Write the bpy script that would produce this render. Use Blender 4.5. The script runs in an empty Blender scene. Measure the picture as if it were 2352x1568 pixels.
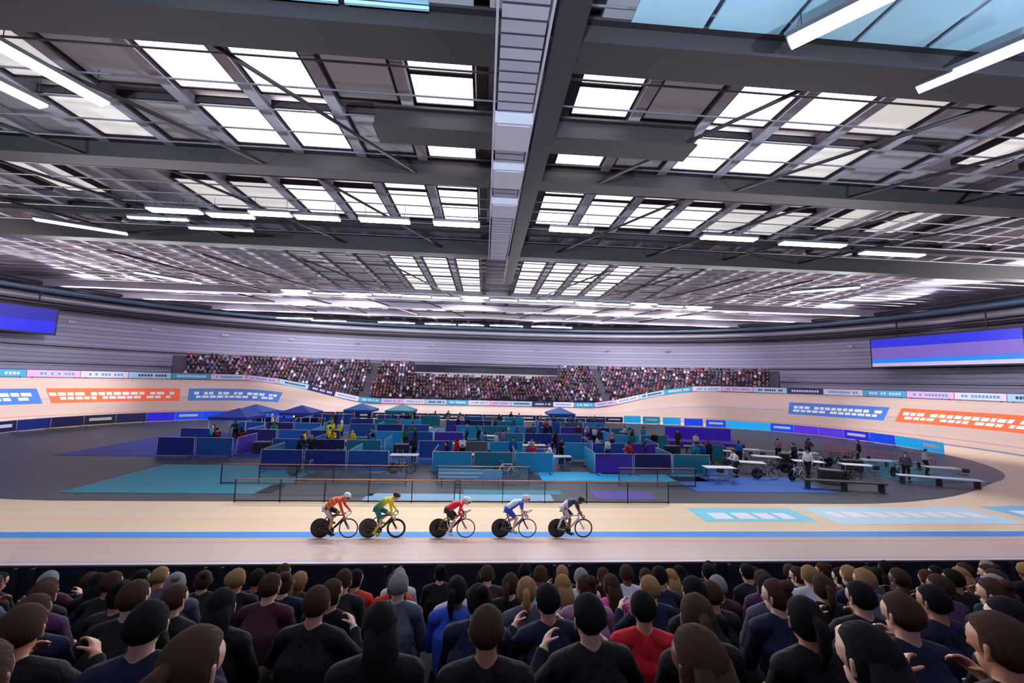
import bpy, bmesh, math, random
import numpy as np
from mathutils import Vector, Matrix, Quaternion
random.seed(7)
SC = bpy.context.scene
COL = SC.collection
R = math.radians

# ---------------------------------------------------------------- camera, world, exposure
NEAR_Y = -22.957            # the black line of the near straight
CAM = Vector((0.0, NEAR_Y - 15.2, 5.7))

def make_camera():
    cd = bpy.data.cameras.new('camera'); co = bpy.data.objects.new('camera', cd); COL.objects.link(co)
    cd.sensor_width = 36.0; cd.lens = 36.0 * 915.0 / 2352.0
    cd.clip_start = 0.05; cd.clip_end = 400
    yaw, pitch, roll = R(3.8), R(5.6), R(1.4)
    fw = Vector((math.sin(yaw) * math.cos(pitch), math.cos(yaw) * math.cos(pitch), math.sin(pitch)))
    r0 = Vector((math.cos(yaw), -math.sin(yaw), 0)); u0 = r0.cross(fw)
    r = r0 * math.cos(roll) + u0 * math.sin(roll); u = u0 * math.cos(roll) - r0 * math.sin(roll)
    m = Matrix((r, u, -fw)).transposed().to_4x4(); m.translation = CAM
    co.matrix_world = m
    SC.camera = co
make_camera()
w = bpy.data.worlds.new('world'); SC.world = w; w.use_nodes = True
w.node_tree.nodes['Background'].inputs[0].default_value = (0.75, 0.8, 1.0, 1)
w.node_tree.nodes['Background'].inputs[1].default_value = 0.4
SC.view_settings.view_transform = 'Standard'; SC.view_settings.look = 'None'
SC.view_settings.exposure = 0.0; SC.view_settings.gamma = 1.0
try: SC.view_settings.use_curve_mapping = False
except Exception: pass
SC.cycles.max_bounces = 6; SC.cycles.diffuse_bounces = 4; SC.cycles.glossy_bounces = 3
SC.cycles.transparent_max_bounces = 6; SC.cycles.transmission_bounces = 4
SC.cycles.caustics_reflective = False; SC.cycles.caustics_refractive = False
SPOT = 1.0                  # overall strength of the arena floodlights
UPW = 42000                  # each added wall uplighter, watts

# ---------------------------------------------------------------- materials
def lin(c):
    return tuple((v / 255 / 12.92) if v / 255 <= .04045 else ((v / 255 + .055) / 1.055) ** 2.4 for v in c)
MATS = {}
def mat(name, rgb, rough=.6, metal=0.0, var=.08, scale=3.0, emit=0.0, alpha=1.0, coat=0.0):
    if name in MATS: return MATS[name]
    m = bpy.data.materials.new(name); m.use_nodes = True
    nt = m.node_tree; b = nt.nodes['Principled BSDF']
    c = lin(rgb)
    b.inputs['Roughness'].default_value = rough; b.inputs['Metallic'].default_value = metal
    if coat: b.inputs['Coat Weight'].default_value = coat
    b.inputs['Base Color'].default_value = (*c, 1)
    m.diffuse_color = (*c, 1)
    if var > 0:
        tc = nt.nodes.new('ShaderNodeTexCoord'); n = nt.nodes.new('ShaderNodeTexNoise'); n.inputs['Scale'].default_value = scale
        n.inputs['Detail'].default_value = 3
        mx = nt.nodes.new('ShaderNodeMix'); mx.data_type = 'RGBA'
        mx.inputs[6].default_value = (*[v * (1 - var) for v in c], 1); mx.inputs[7].default_value = (*[min(1, v * (1 + var)) for v in c], 1)
        nt.links.new(tc.outputs['Object'], n.inputs['Vector']); nt.links.new(n.outputs['Fac'], mx.inputs[0]); nt.links.new(mx.outputs[2], b.inputs['Base Color'])
    if emit:
        b.inputs['Emission Color'].default_value = (*c, 1); b.inputs['Emission Strength'].default_value = emit
    if alpha < 1: b.inputs['Alpha'].default_value = alpha
    MATS[name] = m
    return m

def wood_mat(name, a, b_, rough=.42):
    """Long narrow boards running along the track: uv.x metres along, uv.y metres across."""
    if name in MATS: return MATS[name]
    m = bpy.data.materials.new(name); m.use_nodes = True
    nt = m.node_tree; N = nt.nodes; L = nt.links; p = N['Principled BSDF']
    uv = N.new('ShaderNodeUVMap'); sep = N.new('ShaderNodeSeparateXYZ'); L.new(uv.outputs[0], sep.inputs[0])
    fl = N.new('ShaderNodeMath'); fl.operation = 'FLOOR'
    mu = N.new('ShaderNodeMath'); mu.operation = 'MULTIPLY'; mu.inputs[1].default_value = 12.0
    L.new(sep.outputs[1], mu.inputs[0]); L.new(mu.outputs[0], fl.inputs[0])
    wn = N.new('ShaderNodeTexWhiteNoise'); wn.noise_dimensions = '1D'; L.new(fl.outputs[0], wn.inputs['W'])
    mp = N.new('ShaderNodeMapping'); mp.inputs['Scale'].default_value = (.25, 9, 1); L.new(uv.outputs[0], mp.inputs[0])
    ns = N.new('ShaderNodeTexNoise'); ns.inputs['Scale'].default_value = 2.0; ns.inputs['Detail'].default_value = 4; L.new(mp.outputs[0], ns.inputs['Vector'])
    ad = N.new('ShaderNodeMath'); ad.operation = 'MULTIPLY_ADD'; ad.inputs[1].default_value = .45; L.new(wn.outputs['Value'], ad.inputs[0])
    h = N.new('ShaderNodeMath'); h.operation = 'MULTIPLY'; h.inputs[1].default_value = .6; L.new(ns.outputs['Fac'], h.inputs[0]); L.new(h.outputs[0], ad.inputs[2])
    mx = N.new('ShaderNodeMix'); mx.data_type = 'RGBA'; mx.inputs[6].default_value = (*lin(a), 1); mx.inputs[7].default_value = (*lin(b_), 1)
    L.new(ad.outputs[0], mx.inputs[0]); L.new(mx.outputs[2], p.inputs['Base Color'])
    p.inputs['Roughness'].default_value = rough
    MATS[name] = m
    return m

def gradient_mat(name, stops, axis='Z', lo=0., hi=1., rough=.6):
    """A garment dyed from one colour to another along its own length."""
    if name in MATS: return MATS[name]
    m = bpy.data.materials.new(name); m.use_nodes = True
    nt = m.node_tree; N = nt.nodes; L = nt.links; p = N['Principled BSDF']; p.inputs['Roughness'].default_value = rough
    tc = N.new('ShaderNodeTexCoord'); sep = N.new('ShaderNodeSeparateXYZ'); L.new(tc.outputs['Object'], sep.inputs[0])
    mr = N.new('ShaderNodeMapRange'); mr.inputs[1].default_value = lo; mr.inputs[2].default_value = hi
    L.new(sep.outputs['XYZ'.index(axis)], mr.inputs[0])
    cr = N.new('ShaderNodeValToRGB'); L.new(mr.outputs[0], cr.inputs[0])
    e = cr.color_ramp.elements
    while len(e) < len(stops): e.new(.5)
    for k, (pos, c) in enumerate(stops): e[k].position = pos; e[k].color = (*lin(c), 1)
    L.new(cr.outputs[0], p.inputs['Base Color'])
    MATS[name] = m
    return m

def slat_mat(name, rgb, dark, period=.55, width=.1, rough=.6, axis=2):
    """Cladding boards with dark open joints at a regular height."""
    if name in MATS: return MATS[name]
    m = bpy.data.materials.new(name); m.use_nodes = True
    nt = m.node_tree; N = nt.nodes; L = nt.links; p = N['Principled BSDF']; p.inputs['Roughness'].default_value = rough
    tc = N.new('ShaderNodeTexCoord'); sep = N.new('ShaderNodeSeparateXYZ'); L.new(tc.outputs['Object'], sep.inputs[0])
    dv = N.new('ShaderNodeMath'); dv.operation = 'DIVIDE'; dv.inputs[1].default_value = period; L.new(sep.outputs[axis], dv.inputs[0])
    fr = N.new('ShaderNodeMath'); fr.operation = 'FRACT'; L.new(dv.outputs[0], fr.inputs[0])
    lt = N.new('ShaderNodeMath'); lt.operation = 'LESS_THAN'; lt.inputs[1].default_value = width; L.new(fr.outputs[0], lt.inputs[0])
    fl = N.new('ShaderNodeMath'); fl.operation = 'FLOOR'; L.new(dv.outputs[0], fl.inputs[0])
    wn = N.new('ShaderNodeTexWhiteNoise'); wn.noise_dimensions = '1D'; L.new(fl.outputs[0], wn.inputs['W'])
    c = lin(rgb)
    m1 = N.new('ShaderNodeMix'); m1.data_type = 'RGBA'; m1.inputs[6].default_value = (*[v * .9 for v in c], 1); m1.inputs[7].default_value = (*[v * 1.1 for v in c], 1)
    L.new(wn.outputs['Value'], m1.inputs[0])
    m2 = N.new('ShaderNodeMix'); m2.data_type = 'RGBA'; L.new(lt.outputs[0], m2.inputs[0]); L.new(m1.outputs[2], m2.inputs[6]); m2.inputs[7].default_value = (*lin(dark), 1)
    L.new(m2.outputs[2], p.inputs['Base Color'])
    MATS[name] = m
    return m

# ---------------------------------------------------------------- mesh helpers
class MB:
    def __init__(s): s.v = []; s.f = []; s.m = []; s.uv = None; s.cur = 0; s.smooth = []
    def face(s, idx, smooth=False): s.f.append(tuple(idx)); s.m.append(s.cur); s.smooth.append(smooth)
    def box(s, c, d, rz=0.0, rot=None):
        b = len(s.v); M = rot if rot is not None else Matrix.Rotation(rz, 3, 'Z'); c = Vector(c)
        for z in (-.5, .5):
            for y in (-.5, .5):
                for x in (-.5, .5): s.v.append(tuple(c + M @ Vector((x * d[0], y * d[1], z * d[2]))))
        for q in ((0, 2, 3, 1), (4, 5, 7, 6), (0, 1, 5, 4), (2, 6, 7, 3), (0, 4, 6, 2), (1, 3, 7, 5)): s.face([b + i for i in q])
        return s
    def bar(s, p, q, w, h):
        """box from p to q, w wide and h high"""
        p, q = Vector(p), Vector(q); d = q - p; L = d.length; x = d.normalized()
        up = Vector((0, 0, 1)) if abs(x.z) < .99 else Vector((0, 1, 0))
        y = up.cross(x).normalized(); z = x.cross(y)
        return s.box((p + q) / 2, (L, w, h), rot=Matrix((x, y, z)).transposed())
    def tube(s, pts, rad, n=8, flat=1.0, fdir=None, caps=True, closed=False):
        """round tube through pts; rad a number or one per point; flat squashes it along fdir"""
        pts = [Vector(p) for p in pts]; k = len(pts); b = len(s.v)
        rad = [rad] * k if not hasattr(rad, '__len__') else rad
        prev = None
        for i, p in enumerate(pts):
            if closed: t = pts[(i + 1) % k] - pts[i - 1]
            else: t = pts[min(i + 1, k - 1)] - pts[max(i - 1, 0)]
            t.normalize()
            ref = Vector(fdir) if fdir is not None else (prev if prev is not None else (Vector((0, 0, 1)) if abs(t.z) < .9 else Vector((1, 0, 0))))
            e1 = (ref - t * ref.dot(t)); e1 = e1.normalized() if e1.length > 1e-6 else t.orthogonal().normalized()
            e2 = t.cross(e1); prev = e1
            for j in range(n):
                a = 2 * math.pi * j / n
                s.v.append(tuple(p + e1 * (math.cos(a) * rad[i] * flat) + e2 * (math.sin(a) * rad[i])))
        for i in range(k if closed else k - 1):
            for j in range(n):
                i2 = (i + 1) % k
                s.face((b + i * n + j, b + i * n + (j + 1) % n, b + i2 * n + (j + 1) % n, b + i2 * n + j), True)
        if caps and not closed:
            s.face([b + j for j in range(n)][::-1]); s.face([b + (k - 1) * n + j for j in range(n)])
        return s
    def capsule(s, p0, p1, r0, r1, n=12, h=4):
        p0, p1 = Vector(p0), Vector(p1); d = p1 - p0; L = d.length
        t = d / L if L > 1e-6 else Vector((0, 0, 1))
        pts = []; rr = []
        for i in range(h + 1):
            a = -math.pi / 2 + (math.pi / 2) * i / h; pts.append(p0 + t * (math.sin(a) * r0)); rr.append(max(math.cos(a) * r0, r0 * .02))
        for i in range(1 if L < 1e-6 else 0, h + 1):
            a = (math.pi / 2) * i / h; pts.append(p1 + t * (math.sin(a) * r1)); rr.append(max(math.cos(a) * r1, r1 * .02))
        b = len(s.v); e1 = t.orthogonal().normalized(); e2 = t.cross(e1)
        for p, r in zip(pts, rr):
            for j in range(n):
                a = 2 * math.pi * j / n; s.v.append(tuple(p + e1 * (math.cos(a) * r) + e2 * (math.sin(a) * r)))
        k = len(pts)
        for i in range(k - 1):
            for j in range(n): s.face((b + i * n + j, b + i * n + (j + 1) % n, b + (i + 1) * n + (j + 1) % n, b + (i + 1) * n + j), True)
        s.face([b + j for j in range(n)][::-1]); s.face([b + (k - 1) * n + j for j in range(n)])
        return s
    def ellipsoid(s, c, r, rot=None, n=16, h=10, fn=None):
        b = len(s.v); c = Vector(c); M = rot if rot is not None else Matrix.Identity(3)
        for i in range(h + 1):
            th = math.pi * i / h
            for j in range(n):
                a = 2 * math.pi * j / n
                d = Vector((max(math.sin(th), .01) * math.cos(a), max(math.sin(th), .01) * math.sin(a), math.cos(th)))
                k = fn(d) if fn else 1.0
                s.v.append(tuple(c + M @ Vector((d.x * r[0] * k, d.y * r[1] * k, d.z * r[2] * k))))
        for i in range(h):
            for j in range(n): s.face((b + i * n + j, b + (i + 1) * n + j, b + (i + 1) * n + (j + 1) % n, b + i * n + (j + 1) % n), True)
        s.face([b + j for j in range(n)]); s.face([b + h * n + j for j in range(n)][::-1])
        return s
    def lathe(s, prof, c, axis='Y', n=32):
        """closed ring profile [(radius, offset along axis)] turned about c"""
        b = len(s.v); c = Vector(c); k = len(prof)
        for j in range(n):
            a = 2 * math.pi * j / n
            for r_, o in prof:
                if axis == 'Y': p = Vector((math.cos(a) * r_, o, math.sin(a) * r_))
                elif axis == 'Z': p = Vector((math.cos(a) * r_, math.sin(a) * r_, o))
                else: p = Vector((o, math.cos(a) * r_, math.sin(a) * r_))
                s.v.append(tuple(c + p))
        for j in range(n):
            for i in range(k):
                i2 = (i + 1) % k; j2 = (j + 1) % n
                s.face((b + j * k + i, b + j2 * k + i, b + j2 * k + i2, b + j * k + i2), True)
        return s
    def sheet(s, rows, smooth=True):
        """grid of points, rows of equal length"""
        b = len(s.v); n = len(rows[0])
        for r_ in rows: s.v.extend(tuple(p) for p in r_)
        for i in range(len(rows) - 1):
            for j in range(n - 1): s.face((b + i * n + j, b + i * n + j + 1, b + (i + 1) * n + j + 1, b + (i + 1) * n + j), smooth)
        return s
    def mesh(s, name, mats):
        me = bpy.data.meshes.new(name); me.from_pydata(s.v, [], s.f)
        for m in (mats if isinstance(mats, (list, tuple)) else [mats]): me.materials.append(m)
        me.polygons.foreach_set('material_index', s.m); me.polygons.foreach_set('use_smooth', s.smooth)
        if s.uv is not None:
            l = me.uv_layers.new(name='uv'); vi = np.empty(len(me.loops), dtype=np.int32); me.loops.foreach_get('vertex_index', vi)
            l.data.foreach_set('uv', np.array(s.uv, dtype=np.float32)[vi].ravel())
        me.update(); return me
    def build(s, name, mats, parent=None, loc=None, rz=0.0):
        return link(name, s.mesh(name, mats), parent, loc, rz)

def link(name, data, parent=None, loc=None, rz=0.0):
    o = bpy.data.objects.new(name, data); COL.objects.link(o)
    if parent is not None: o.parent = parent
    if loc is not None: o.location = loc
    if rz: o.rotation_euler.z = rz
    return o
def empty(name, loc=(0, 0, 0), rz=0.0):
    o = link(name, None, None, loc, rz); o.empty_display_size = .2; return o
def fix(mb):
    """outward facing normals"""
    return mb
USED = set()
def tag(o, label, cat, group=None):
    o['label'] = label; o['category'] = cat
    if group: o['group'] = group
    return o
def struct(o):
    o['kind'] = 'structure'; return o
def kids(o):
    return [c for c in KIDS.get(o.name, [])]
def copy_tree(o, parent=None, swap=None):
    c = o.copy(); COL.objects.link(c)
    if parent is not None: c.parent = parent
    for ch in list(o.children): copy_tree(ch, c)
    return c
ORD = ('first second third fourth fifth sixth seventh eighth ninth tenth eleventh twelfth thirteenth fourteenth fifteenth sixteenth seventeenth '
       'eighteenth nineteenth twentieth').split()
def nth(i):
    if i < 20: return ORD[i]
    tens = {2: 'twenty', 3: 'thirty', 4: 'forty', 5: 'fifty', 6: 'sixty'}[(i + 1) // 10]
    d = (i + 1) % 10
    return tens[:-1] + 'ieth' if d == 0 else tens + '-' + ORD[d - 1]

# ---------------------------------------------------------------- the oval
_a, _b, _Q, _n = 18., 36., 62.5, 500
_s = np.linspace(0, _Q, _n); _t = np.clip((_s - _a) / (_b - _a), 0, 1); _w = _t * _t * (3 - 2 * _t)
_ds = _s[1] - _s[0]; _I = float(np.sum((_w[1:] + _w[:-1]) / 2) * _ds); _k = _w * (math.pi / 2) / _I
_th = np.concatenate([[0], np.cumsum((_k[1:] + _k[:-1]) / 2 * _ds)])
_tm = (_th[1:] + _th[:-1]) / 2
_x = np.concatenate([[0], np.cumsum(np.cos(_tm) * _ds)]); _y = np.concatenate([[0], np.cumsum(np.sin(_tm) * _ds)])
HW = float(_y[-1])
def base(s):
    """point, outward normal, bend weight 0..1 of the black line; s = 0 at the middle of the near straight, running towards +x"""
    s = s % 250.0
    q = int(s // 62.5); r_ = s - q * 62.5
    if q in (1, 3): r_ = 62.5 - r_
    x = float(np.interp(r_, _s, _x)); y = float(np.interp(r_, _s, _y)) - HW; th = float(np.interp(r_, _s, _th)); w_ = float(np.interp(r_, _s, _w))
    nx, ny = math.sin(th), -math.cos(th)
    if q == 1: y, ny = -y, -ny
    elif q == 2: x, y, nx, ny = -x, -y, -nx, -ny
    elif q == 3: x, nx = -x, -nx
    return x, y, nx, ny, w_
def TP(s, u, lift=0.0):
    """point on the track surface u metres up the banking (negative: flat inside)"""
    x, y, nx, ny, w_ = base(s); bk = R(11 + 31 * w_)
    uu = u * math.cos(bk) if u > 0 else u
    z = u * math.sin(bk) if u > 0 else 0.0
    return Vector((x + nx * uu, y + ny * uu, z + lift))
def edge_u(s):
    return 4.1 + 3.2 * base(s)[4]      # width of the flat safety zone
def plan(s, off, z):
    x, y, nx, ny, w_ = base(s); return Vector((x + nx * off, y + ny * off, z))
def track_edge(s):
    return TP(s, 7.0)

# ================================================================ the setting
M_WOOD = wood_mat('track_timber', (186, 160, 150), (206, 180, 168))
M_WOODU = wood_mat('upper_track_timber', (200, 172, 158), (218, 192, 178))
M_FLAT = wood_mat('safety_zone_timber', (220, 188, 154), (238, 214, 184))
M_BLUE = mat('cote_blue', (30, 140, 226), .45, var=.04)
M_BLACK = mat('line_black', (22, 22, 26), .5, var=0)
M_RED = mat('line_red', (190, 60, 60), .5, var=0)
M_LBLUE = mat('stayer_line_blue', (92, 150, 222), .5, var=0)
M_WHITE = mat('white_paint', (235, 235, 240), .5, var=.03)
M_FLOOR = mat('infield_floor', (54, 56, 72), .45, var=.15, scale=.6)
M_DARK = mat('dark_steel', (46, 40, 50), .6, var=.1)
M_DARKB = mat('dark_brown_steel', (46, 39, 44), .6, var=.12)
M_GREY = mat('lilac_grey', (192, 186, 198), .7, var=.08)
M_PALE = mat('pale_lilac', (190, 186, 200), .6, var=.06)
M_LINING = mat('roof_lining', (212, 205, 214), .8, var=.14, scale=.25)
M_NAVY = mat('navy', (20, 22, 54), .6)

def track_strip(name, bands, ns=500, lift=0.0, s0=0.0, s1=250.0, parent=None, closed=True, inner=None):
    """bands: list of (u0, u1, material)"""
    mb = MB(); mb.uv = []; mats = []
    for (u0, u1, m) in bands:
        if m not in mats: mats.append(m)
        mb.cur = mats.index(m); k = max(1, int((u1 - u0) / .9)); rows = []
        for i in range(ns + 1):
            s = s0 + (s1 - s0) * i / ns; row = []
            for j in range(k + 1):
                a0 = inner(s) if (inner and u0 is bands[0][0]) else u0
                u = a0 + (u1 - a0) * j / k; row.append(TP(s, u, lift)); mb.uv.append((s, u))
            rows.append(row)
        mb.sheet(rows)
    return mb.build(name, mats, parent)
struct(track_strip('track', [(-.5, 0, M_BLUE), (0, .04, M_WOOD), (.04, .1, M_BLACK), (.1, .88, M_WOOD), (.88, .93, M_RED), (.93, 3.5, M_WOOD), (3.5, 3.58, M_LBLUE), (3.58, 7.0, M_WOODU)]))['label'] = 'pale timber cycling track with banked bends and a blue inner band'
struct(track_strip('safety_zone_floor', [(-4.1, -.5, M_FLAT)], inner=lambda s: -edge_u(s) - .3))['label'] = 'flat pale timber zone inside the blue band'

def floor():
    mb = MB(); n = 200; pts = [TP(250 * i / n, -edge_u(250 * i / n) - .02) for i in range(n)]
    mb.v = [tuple(p + Vector((0, 0, .012))) for p in pts] + [(0, 0, .012)]
    for i in range(n): mb.face((i, (i + 1) % n, n))
    struct(mb.build('floor', M_FLOOR))['label'] = 'dark grey floor of the infield'
    mb = MB(); mb.box((0, 0, -.6), (150, 110, .2)); struct(mb.build('floor_slab', M_DARK))
floor()

# sponsor panels painted on the bends
def decal(s0, s1, colour, txt):
    u0, u1 = 2.75, 5.2
    o = track_strip('painted_sponsor_panel', [(u0, u1, colour)], ns=24, lift=.006, s0=s0, s1=s1)
    mb = MB(); rnd = random.Random(int(s0))
    # rows of white lettering too small to read: blocks of letter strokes
    for (a, b_, m0, m1) in txt:
        L = s1 - s0; s = s0 + L * m0
        while s < s0 + L * m1:
            wd = rnd.uniform(.35, .7)
            mb.sheet([[TP(s + wd * i / 2, a + (b_ - a) * j, .012) for j in (0, 1)] for i in range(3)], False)
            s += wd + rnd.choice((.12, .12, .12, .5))
    mb.build('lettering', M_WHITE, o)
    return o
M_OR = mat('sponsor_orange', (246, 104, 52), .5, var=.03); M_SBL = mat('sponsor_blue', (58, 118, 200), .5, var=.03)
T1 = [(3.3, 3.75, .08, .92), (3.95, 4.5, .05, .95)]
for (s0, s1, m, lab) in ((155.5, 165.5, M_SBL, 'blue painted panel with white lettering right of the orange one on the left bend'), (166.3, 177, M_OR, 'orange painted panel with white lettering on the left bend'),
                         (177.6, 188, M_SBL, 'blue painted panel at the left frame edge on the left bend'), (71, 80.5, M_SBL, 'blue painted panel with white lettering on the right bend'),
                         (58.5, 70, M_OR, 'orange painted panel with white lettering on the right bend')):
    tag(decal(s0, s1, m, T1), lab, 'track marking')['kind'] = 'thing'

# pale blue markings on the near right of the flat zone
for i, (s0, s1, u0, u1, c, lab) in enumerate(((9.5, 14.5, -3.4, -1.6, (120, 206, 232), 'pale cyan painted block on the flat timber right of the leading rider'), (15.2, 24, -3.6, -1.3, (190, 220, 236), 'long pale blue painted block on the flat timber at the near right'),
                                              (25, 31, -3.7, -1.6, (120, 190, 230), 'sky blue painted block farthest right on the near flat timber'))):
    o = track_strip('floor_marking', [(u0, u1, mat('floor_mark_%d' % i, c, .5, var=.03))], ns=12, lift=.006, s0=s0, s1=s1)
    mb = MB(); rnd = random.Random(i)
    s = s0 + .6
    while s < s1 - 1:
        wd = rnd.uniform(.5, .9); mb.sheet([[TP(s + wd * k, u0 + .7 + .8 * j, .012) for j in (0, 1)] for k in (0, 1)], False); s += wd + .25
    mb.build('lettering', M_WHITE, o); tag(o, lab, 'floor marking')['kind'] = 'thing'

# ---------------------------------------------------------------- wall, ring and roof
AX, AY, PW = 66.0, 47.5, 2.6
def ring_pt(t, z, k=1.0):
    c, s = math.cos(t), math.sin(t)
    return Vector((AX * k * math.copysign(abs(c) ** (2 / PW), c), AY * k * math.copysign(abs(s) ** (2 / PW), s), z))
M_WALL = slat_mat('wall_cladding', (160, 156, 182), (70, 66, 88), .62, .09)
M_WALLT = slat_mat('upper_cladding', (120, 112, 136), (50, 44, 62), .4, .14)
def wall_arc(name, t0, t1, lab):
    mb = MB(); n = 80
    ts = [t0 + (t1 - t0) * i / n for i in range(n + 1)]
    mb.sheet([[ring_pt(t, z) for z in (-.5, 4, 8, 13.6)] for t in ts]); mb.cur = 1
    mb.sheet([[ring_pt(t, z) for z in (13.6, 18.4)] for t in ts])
    o = struct(mb.build(name, [M_WALL, M_WALLT])); o['label'] = lab
    mb = MB(); mb.sheet([[ring_pt(t, z, k) for (z, k) in ((9.0, .9995), (9.0, .996), (9.14, .996), (9.14, .9995))] for t in ts], False)
    mb.sheet([[ring_pt(t, z, k) for (z, k) in ((6.6, .9995), (6.6, .997), (6.68, .997), (6.68, .9995))] for t in ts], False)
    mb.build('trim_rail', M_DARK, o)
wall_arc('wall_far', R(35), R(145), 'lilac grey slatted wall behind the far stand')
wall_arc('wall_left', R(145), R(215), 'lilac grey slatted wall round the left bend')
wall_arc('wall_near', R(215), R(325), 'slatted wall behind the near stand')
wall_arc('wall_right', R(-35), R(35), 'lilac grey slatted wall round the right bend')

ZR = 18.3
def roof():
    n = 160; mb = MB(); rows = []
    for k in (0.02, .25, .5, .75, 1.01): rows.append([ring_pt(2 * math.pi * i / n, ZR, k) for i in range(n + 1)])
    mb.sheet(rows, False)
    struct(mb.build('ceiling', M_LINING))['label'] = 'lilac grey roof lining over the whole arena'
roof()
M_DUCT = mat('pale_duct', (176, 172, 186), .4, metal=.3, var=.06)
M_DUCTB = mat('blue_grey_duct', (120, 150, 178), .4, metal=.2, var=.06)
def ring_tube(name, z, k, r, m, lab, t0=-20, t1=200, zfn=None, cat='duct'):
    mb = MB(); n = 90
    mb.tube([ring_pt(R(t0 + (t1 - t0) * i / n), z, k) for i in range(n + 1)], r, 10)
    return tag(mb.build(name, m), lab, cat)
ring_tube('ring_duct', 15.6, .985, .5, M_DUCT, 'fat pale ventilation duct running round the top of the wall')
ring_tube('ring_pipe', 14.5, .988, .22, M_DARKB, 'dark brown pipe running round the wall below the pale duct', cat='pipe')
ring_tube('ring_truss_tube', 16.6, .955, .42, M_DUCTB, 'blue grey tube running round the roof edge above the pale duct', cat='tube')
ring_tube('cable_tray', 16.9, .92, .3, M_DARK, 'dark cable tray curving under the roof edge', cat='cable tray')

# transverse beams, rafters, purlins
def chord(y, z=17.0, pad=.97):
    a = AX * (max(0, 1 - (abs(y) / AY) ** PW)) ** (1 / PW); return a * pad
def beam(name, y, z, w_, h, m, x0=None, x1=None, lab=None):
    a = chord(y); x0 = -a if x0 is None else x0; x1 = a if x1 is None else x1
    mb = MB(); mb.box(((x0 + x1) / 2, y, z), (x1 - x0, w_, h)); mb.box(((x0 + x1) / 2, y, z - h / 2), (x1 - x0, w_ * 1.5, .1)); mb.box(((x0 + x1) / 2, y, z + h / 2), (x1 - x0, w_ * 1.5, .1))
    o = struct(mb.build(name, m))
    if lab: o['label'] = lab
    return o
beam('roof_beam', -25.9, 17.0, .9, .8, M_DARKB, lab='dark roof beam nearest the camera')
beam('roof_beam', -16.6, 17.3, .7, 1.0, M_DARKB, lab='dark roof beam behind the first skylights')
beam('roof_beam', -20.8, 17.1, .9, .9, M_DARKB, -5.2, 9.4, lab='short dark beam crossing the middle bay')
beam('roof_beam', -4.4, 17.0, .6, 1.3, M_DARKB, lab='dark roof beam beyond the second skylights')
beam('roof_beam', -2.6, 17.3, .5, .9, M_PALE, -24, 28, lab='pale beam just beyond the dark one')
for y in (17.6, 25.0, 33.0): beam('roof_beam', y, 17.2, .5, 1.0, M_GREY)
for y in (-7.7,): beam('roof_beam', y, 17.6, .35, .7, M_DARK)

COLS = [-18.6, -15.3, -12.0, -8.7, -5.4, -2.1, 4.8, 8.1, 11.4, 14.7, 18.0, 21.3]
def rafters():
    xs = [c - 1.65 for c in COLS[:7]] + [c + 1.65 for c in COLS[5:]]
    xs = sorted(set(round(x, 2) for x in xs)) + [-23.6, -27, -31, -35.5, -40, -45, -50, 26.5, 30, 34, 38.5, 43, 48]
    for x in xs:
        b_ = AY * max(0, 1 - (abs(x) / AX) ** PW) ** (1 / PW) * .97
        mb = MB(); mb.box((x, 0, 17.95), (.32, 2 * b_, .5)); mb.box((x, 0, 17.68), (.5, 2 * b_, .06))
        struct(mb.build('roof_rafter', M_GREY if abs(x - 1.5) > 3 else M_DARKB))
rafters()
def purlins():
    y = -30.0
    while y < 40:
        a = chord(y, pad=.9); mb = MB(); mb.tube([(-a, y, 17.5), (a, y, 17.5)], .045, 6)
        struct(mb.build('roof_purlin', mat('purlin_grey', (104, 98, 110), .6))); y += 1.55
purlins()
# diagonal bracing rods between beams, visible as dark crossing members
def braces():
    for (y0, y1) in ((-25.4, -16.9), (-16.2, -4.8), (0.5, 17.2), (17.8, 32.5)):
        for x in (-35.5, -27, -18, -10, 12, 20, 27, 34):
            mb = MB(); mb.tube([(x, y0, 16.9), (x + (6 if x < 0 else -6), y1, 16.9)], .09, 6); struct(mb.build('roof_brace', M_DARKB))
braces()
# catwalk spine
def catwalk():
    o = empty('catwalk', (.95, 0, 16.4)); tag(o, 'long pale slatted catwalk hung under the roof ridge with a dark beam beside it', 'catwalk')
    mb = MB(); mb.box((-.1, -18.5, -.12), (1.35, 29, .06)); mb.build('deck', slat_mat('catwalk_slats', (172, 168, 184), (60, 56, 68), .5, .16, axis=1), o)
    for x in (-.9, .7):
        mb = MB(); mb.bar((x, -33, .0), (x, -4, 0), .08, .22); mb.bar((x, -33, 1.0), (x, -4, 1.0), .05, .05); mb.bar((x, -33, .55), (x, -4, .55), .04, .04)
        y = -33
        while y < -4: mb.bar((x, y, 0), (x, y, 1.0), .05, .05); y += 2.0
        mb.build('handrail', M_GREY, o)
    mb = MB(); mb.box((1.3, -14, .45), (.9, 38, 1.1)); mb.build('dark_beam', M_DARK, o)
    for (y, z) in ((-22.4, -.35), (-18.8, -.3), (-15, -.3)):
        mb = MB(); mb.box((-.1, y, z), (1.5, 1.9, .5)); mb.box((-.1, y, z - .27), (1.3, 1.7, .05)); mb.build('equipment_box', M_PALE, o)
catwalk()

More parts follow.
